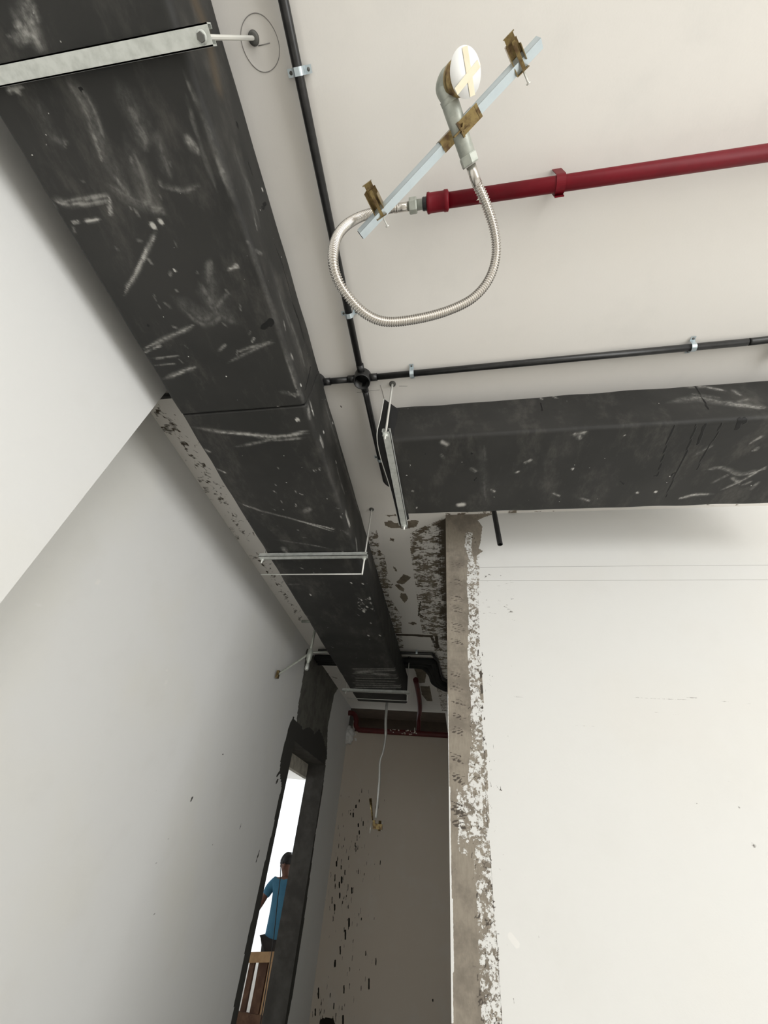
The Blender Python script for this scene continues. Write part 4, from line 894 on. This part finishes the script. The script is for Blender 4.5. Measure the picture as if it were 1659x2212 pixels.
for n_, k_, lab in ((0, 0, 'black insulated pipe crossing above the long duct, nearest of the three'), (1, 0.058, 'black insulated pipe crossing above the long duct, middle one of the three'),
                    (2, 0.116, 'black insulated pipe crossing above the long duct, farthest of the three')):
    xr = -0.235 + k_ * 0.0; z_ = 3.068; yk = 3.76 + k_
    P_ = [(X_L + 0.01, yk, z_), (-0.9, yk, z_), (-0.40 - k_, yk, z_), (-0.27 - k_, yk + 0.005, z_), (-0.235 - k_ * 0.8, yk + 0.05, z_), (-0.222 - k_ * 0.5, 4.10, z_), (-0.205 - k_ * 0.5, 4.28 + k_ * 0.3, z_), (-0.17, 4.36 + k_, z_), (-0.12, 4.385 + k_, z_), (X_C - 0.004, 4.39 + k_, z_)]
    tag(MB().tube(catmull(P_, 8), 0.027, 16).build('insulated_pipe', M['black_hole']), lab, 'pipe', 'black insulated pipes crossing the passage')
o = MB().tube(catmull([(-1.30, 3.60, 3.075), (-0.8, 3.60, 3.075), (-0.30, 3.60, 3.075), (-0.238, 3.61, 3.075), (-0.222, 3.66, 3.075), (-0.200, 3.8, 3.085), (-0.175, 4.2, 3.085), (-0.12, 4.30, 3.085), (-0.056, 4.31, 3.085)], 8), 0.0135, 12)
tag(o.build('conduit', M['black_pipe']), 'thin black conduit crossing the passage just in front of the thick insulated pipe', 'pipe')
saddle(-0.375, 3.60, (1, 0, 0), 'small bright saddle clip on the thin conduit at the far end of the passage')
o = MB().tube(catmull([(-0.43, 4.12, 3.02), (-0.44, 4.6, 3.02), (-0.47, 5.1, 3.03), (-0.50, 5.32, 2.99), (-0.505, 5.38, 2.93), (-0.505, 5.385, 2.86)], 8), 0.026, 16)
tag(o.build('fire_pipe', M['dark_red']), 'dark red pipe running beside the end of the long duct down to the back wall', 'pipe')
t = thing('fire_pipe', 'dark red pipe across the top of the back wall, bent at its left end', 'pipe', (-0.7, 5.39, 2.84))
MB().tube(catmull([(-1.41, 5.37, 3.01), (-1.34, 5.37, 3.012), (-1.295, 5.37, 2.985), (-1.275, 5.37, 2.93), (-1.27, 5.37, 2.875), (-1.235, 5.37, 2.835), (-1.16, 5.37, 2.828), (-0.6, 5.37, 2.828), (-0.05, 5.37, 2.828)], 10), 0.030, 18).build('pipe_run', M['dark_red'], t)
rnd = random.Random(5); m = MB()
for k in range(26):
    x = rnd.uniform(-0.85, -0.52); m.sphere((x, 5.343 + rnd.uniform(-0.004, 0.004), 2.828 + rnd.uniform(-0.02, 0.022)), (rnd.uniform(0.004, 0.015), 0.006, rnd.uniform(0.003, 0.008)), 8, 5)
m.tube([(-0.545, 5.335, 2.83), (-0.545, 5.335, 2.88)], 0.006, 6)
m.build('plaster_splash', M['fleck'], t)['kind'] = 'stuff'
# thick plaster lump where the pipe enters the corner
m = MB(); rnd = random.Random(9); bm = bmesh.new(); bmesh.ops.create_icosphere(bm, subdivisions=4, radius=1)
for v in bm.verts:
    n_ = v.co.copy(); f = 1 + 0.12 * math.sin(n_.x * 7 + 1) * math.sin(n_.z * 9) + 0.06 * math.sin(n_.y * 19 + n_.z * 13)
    v.co = Vector((-1.37 + n_.x * 0.075 * f, 5.44 + n_.y * 0.06 * f, 2.78 + n_.z * 0.10 * f))
bm.verts.index_update(); m.add([v.co.copy() for v in bm.verts], [tuple(v.index for v in f.verts) for f in bm.faces], True); bm.free()
m.build('plaster_patch', M['wall_right'], wb)

# hanging thin hose with its bracket in front of the back wall
hh = thing('hanging_hose', 'thin pale steel hose hanging from the ceiling in front of the back wall', 'hose', (-0.7, 4.3, 2.5))
yy = 4.3
P_ = [ony(836, 1512, yy), ony(833, 1560, yy), ony(833, 1590, yy), ony(828, 1622, yy), ony(821, 1645, yy), ony(820, 1680, yy), ony(817, 1720, yy), ony(812, 1768, yy)]
P_[0] = Vector((P_[0].x, yy, 3.098)) if P_[0].z < 3.098 else P_[0]
P_.insert(1, ony(835, 1530, yy))
MB().tube(catmull(P_, 8), [0.0135] * 24 + [0.0095] * (len(P_) * 8 - 8 + 1 - 24), 10).build('hose_body', M['rod'], hh)
q = ony(815, 1782, yy)
m = MB(); m.box(q + Vector((-0.035, -0.012, -0.03)), q + Vector((0.045, 0.012, 0.008)), 0.002); m.box(q + Vector((-0.04, -0.014, -0.01)), q + Vector((-0.02, 0.014, 0.03)), 0.002); m.tube([q + Vector((0.02, 0, -0.04)), q + Vector((0.02, 0, 0.03))], 0.012, 8)
m.build('end_bracket', M['brass'], hh)
m = MB(); m.tube([ony(805, 1772, yy), ony(800, 1725, yy)], [0.006, 0.014], 6); m.build('bracket_arm', M['brass'], hh)
MB().tube([ony(828, 1772, yy), ony(823, 1795, yy)], 0.004, 6).build('bracket_screw', M['rod'], hh); MB().tube([ony(802, 1778, yy), ony(799, 1800, yy)], 0.004, 6).build('bracket_screw', M['rod'], hh)

# ------------------------------------------------------------------ seen through the doorway
cab = [onx(*q, X_L - 0.10) for q in ((633, 1843), (620, 1842), (612, 1850), (607, 1870), (605, 1900), (600, 1940), (594, 2000), (588, 2050), (577, 2120), (562, 2212), (545, 2300))]
tag(MB().tube(catmull(cab, 6), 0.0035, 6).build('cable', M['black_pipe']), 'thin black cable hanging down inside the doorway opening', 'cable')

YB = 6.75
g = thing('timber_barrier', 'rough timber barrier of planks and posts seen through the doorway in front of the person', 'barrier', (-2.3, YB, 0))
def plank(pxs, name, mat, dy=0.03):
    q = [ony(a, b, YB) for a, b in pxs]; m = MB(); V = [v for v in q] + [v + Vector((0, dy, 0)) for v in q]; n = len(q)
    F = [tuple(range(n)), tuple(range(2 * n - 1, n - 1, -1))] + [(k, (k + 1) % n, n + (k + 1) % n, n + k) for k in range(n)]
    m.add(V, F); return m.build(name, M[mat], g)
k = Vector
def vplank(x0, x1, z0, z1, name, mat, y=YB, dy=0.03, tilt=0.0):
    m = MB(); V = [(x0, y, z0), (x1, y, z0 + tilt), (x1, y, z1 + tilt), (x0, y, z1)]; V = V + [(a, y + dy, c_) for a, b_, c_ in V]
    m.add(V, [(0, 1, 2, 3), (7, 6, 5, 4), (0, 4, 5, 1), (1, 5, 6, 2), (2, 6, 7, 3), (3, 7, 4, 0)]); return m.build(name, M[mat], g)
pa_, pb_ = ony(536, 2072, YB), ony(596, 2052, YB)
vplank(pa_.x, pb_.x + 0.5, pa_.z - 0.03, pa_.z + 0.055, 'plank', 'wood', tilt=0.10)
pc_ = ony(512, 2200, YB)
vplank(pa_.x - 0.05, pb_.x + 0.5, pc_.z - 0.07, pc_.z + 0.05, 'plank', 'old_wood')
pl_, pr_ = ony(531, 2120, YB), ony(540, 2120, YB)
vplank(pl_.x - 0.01, pr_.x, 0, pa_.z + 0.01, 'post', 'old_wood', y=YB + 0.031, dy=0.05)
pl_, pr_ = ony(550, 2120, YB), ony(569, 2120, YB)
vplank(pl_.x, pr_.x, 0, pa_.z + 0.01, 'post', 'old_wood', y=YB + 0.031, dy=0.05)
pl_, pr_ = ony(572, 2120, YB), ony(577, 2120, YB)
vplank(pl_.x, pr_.x, 0, pa_.z + 0.02, 'post', 'wood', y=YB + 0.031, dy=0.05)

# person: a continuous skinned body, clothes and hair as children
PX, PY = -2.335, 7.05
man = thing('person', 'person with short black hair in a blue short-sleeved shirt standing beyond the doorway', 'person', (PX, PY, 0))
def skin_mesh(name, verts, edges, radii, mat, parent, sub=2, root=0):
    me = bpy.data.meshes.new(name); me.from_pydata(verts, edges, []); o = bpy.data.objects.new(name, me); COL.objects.link(o)
    o.parent = parent; o.matrix_parent_inverse = Matrix.Translation(-parent.location)
    sk = o.modifiers.new('skin', 'SKIN'); sk.use_smooth_shade = True
    for v, r in zip(me.skin_vertices[0].data, radii): v.radius = (r, r) if isinstance(r, float) else r
    me.skin_vertices[0].data[root].use_root = True
    ss_ = o.modifiers.new('sub', 'SUBSURF'); ss_.levels = sub; ss_.render_levels = sub
    dg = bpy.context.evaluated_depsgraph_get(); me2 = bpy.data.meshes.new_from_object(o.evaluated_get(dg)); o.modifiers.clear(); o.data = me2; me2.name = name
    me2.materials.clear(); me2.materials.append(M[mat]); me2.polygons.foreach_set('use_smooth', [True] * len(me2.polygons)); return o
x0, y0 = PX, PY
LH = Vector((-2.62, 6.93, 0.97))
V = [(x0, y0, 0.86), (x0, y0, 1.02), (x0, y0, 1.20), (x0 - 0.01, y0, 1.31), (x0 - 0.03, y0, 1.385), (x0 - 0.05, y0 - 0.01, 1.44), (x0 - 0.06, y0 - 0.01, 1.50), (x0 - 0.06, y0, 1.555),   # 0-7 spine, neck, head
     (x0 - 0.16, y0, 1.315), (x0 - 0.225, y0 - 0.01, 1.28), (-2.60, 6.99, 1.135), (-2.645, 6.95, 1.03), (-2.67, 6.94, 0.985),                       # 8-12 left arm
     (x0 + 0.16, y0, 1.315), (x0 + 0.225, y0 - 0.01, 1.27), (x0 + 0.27, y0 - 0.02, 1.05), (x0 + 0.25, y0 - 0.10, 0.85), (x0 + 0.25, y0 - 0.11, 0.80),  # 13-17 right arm
     (x0 - 0.09, y0, 0.80), (x0 - 0.10, y0, 0.45), (x0 - 0.10, y0 + 0.01, 0.08), (x0 - 0.10, y0 - 0.10, 0.035),
     (x0 + 0.09, y0, 0.80), (x0 + 0.10, y0, 0.45), (x0 + 0.10, y0 + 0.01, 0.08), (x0 + 0.10, y0 - 0.10, 0.035)]
E_ = [(0, 1), (1, 2), (2, 3), (3, 4), (4, 5), (5, 6), (6, 7), (3, 8), (8, 9), (9, 10), (10, 11), (11, 12), (3, 13), (13, 14), (14, 15), (15, 16), (16, 17), (0, 18), (18, 19), (19, 20), (20, 21), (0, 22), (22, 23), (23, 24), (24, 25)]
R_ = [(.15, .10), (.135, .095), (.15, .10), (.12, .085), .05, .055, .076, .070, .062, .052, .038, .030, .026, .062, .052, .038, .028, .026, .085, .055, .042, .035, .085, .055, .042, .035]
hand0 = len(V)
for (wx, base, sg) in ((12, Vector(V[12]), -1), (17, Vector(V[17]), 1)):
    d = (base - Vector(V[wx - 1])).normalized(); side = Vector((0, 1, 0)) if sg < 0 else Vector((0, 1, 0)); q = d.cross(side).normalized()
    palm = base + d * 0.04; pi = len(V); V.append(tuple(palm)); E_.append((wx, pi)); R_.append((.026, .014))
    for f, (off, ln) in enumerate(((-.024, .062), (-.008, .072), (.008, .068), (.024, .052))):
        a = palm + side * off + d * .02; b2 = a + d * ln * .5 + q * .006; c2 = b2 + (d * .8 + q * .6).normalized() * ln * .45
        i0 = len(V); V += [tuple(a), tuple(b2), tuple(c2)]; E_ += [(pi, i0), (i0, i0 + 1), (i0 + 1, i0 + 2)]; R_ += [.009, .0085, .007]
    i0 = len(V); a = base + side * -.026 + d * .01; V += [tuple(a), tuple(a + side * -.018 + d * .03)]; E_ += [(pi, i0), (i0, i0 + 1)]; R_ += [.010, .008]
body = skin_mesh('body', V, E_, R_, 'skin', man, 2)
hc = Vector((x0 - 0.06, y0 - 0.005, 1.51))
for nm, off_, sz, mt in (('nose', (0.0, -0.078, -0.01), (.013, .018, .022), 'skin'), ('ear', (-.074, 0, -.01), (.010, .018, .028), 'skin'), ('ear', (.074, 0, -.01), (.010, .018, .028), 'skin'), ('mouth', (0, -0.070, -0.050), (.024, .008, .007), 'skin'),
                         ('eye', (-.027, -.068, .018), (.010, .010, .008), 'hair'), ('eye', (.027, -.068, .018), (.010, .010, .008), 'hair')):
    MB().sphere(hc + Vector(off_), sz).build(nm, M[mt], man)
bm = bmesh.new(); bmesh.ops.create_uvsphere(bm, u_segments=28, v_segments=18, radius=1); m = MB()
for v in bm.verts:
    n_ = v.co.copy(); f = 1 + 0.03 * math.sin(n_.x * 21) * math.sin(n_.y * 17 + n_.z * 13)
    zc_ = n_.z; 
    if n_.y < -0.35 and zc_ < 0.35: f *= 0.80
    if zc_ < -0.30: f *= 0.80
    v.co = hc + Vector((n_.x * .090 * f, n_.y * .102 * f + .006, n_.z * .108 * f + 0.018))
m = MB(); bm.verts.index_update(); m.add([v.co.copy() for v in bm.verts], [tuple(v.index for v in f.verts) for f in bm.faces], True); bm.free(); m.build('hair', M['hair'], man)
Vs = [(x0, y0, 0.66), (x0, y0, 1.0), (x0, y0, 1.19), (x0 - 0.01, y0, 1.31), (x0 - 0.03, y0, 1.36), (x0 - 0.165, y0, 1.315), (x0 - 0.235, y0 - 0.01, 1.255), (-2.585, 6.995, 1.16), (x0 + 0.165, y0, 1.315), (x0 + 0.235, y0 - 0.01, 1.25), (x0 + 0.262, y0 - 0.015, 1.13)]
Es = [(0, 1), (1, 2), (2, 3), (3, 4), (3, 5), (5, 6), (6, 7), (3, 8), (8, 9), (9, 10)]
Rs = [(.185, .125), (.172, .12), (.178, .12), (.135, .10), .065, .074, .066, .058, .074, .066, .058]
skin_mesh('shirt', Vs, Es, Rs, 'shirt', man, 2)
Vt = [(x0, y0, 0.84), (x0 - 0.09, y0, 0.76), (x0 - 0.10, y0, 0.45), (x0 - 0.10, y0 + 0.01, 0.08), (x0 + 0.09, y0, 0.76), (x0 + 0.10, y0, 0.45), (x0 + 0.10, y0 + 0.01, 0.08)]
skin_mesh('trousers', Vt, [(0, 1), (1, 2), (2, 3), (0, 4), (4, 5), (5, 6)], [(.16, .115), .10, .075, .065, .10, .075, .065], 'trousers', man, 2)
for sx in (-0.10, 0.10): MB().sphere((x0 + sx, y0 - 0.05, 0.045), (.05, .13, .045), 14, 8).build('shoe', M['old_wood'], man)
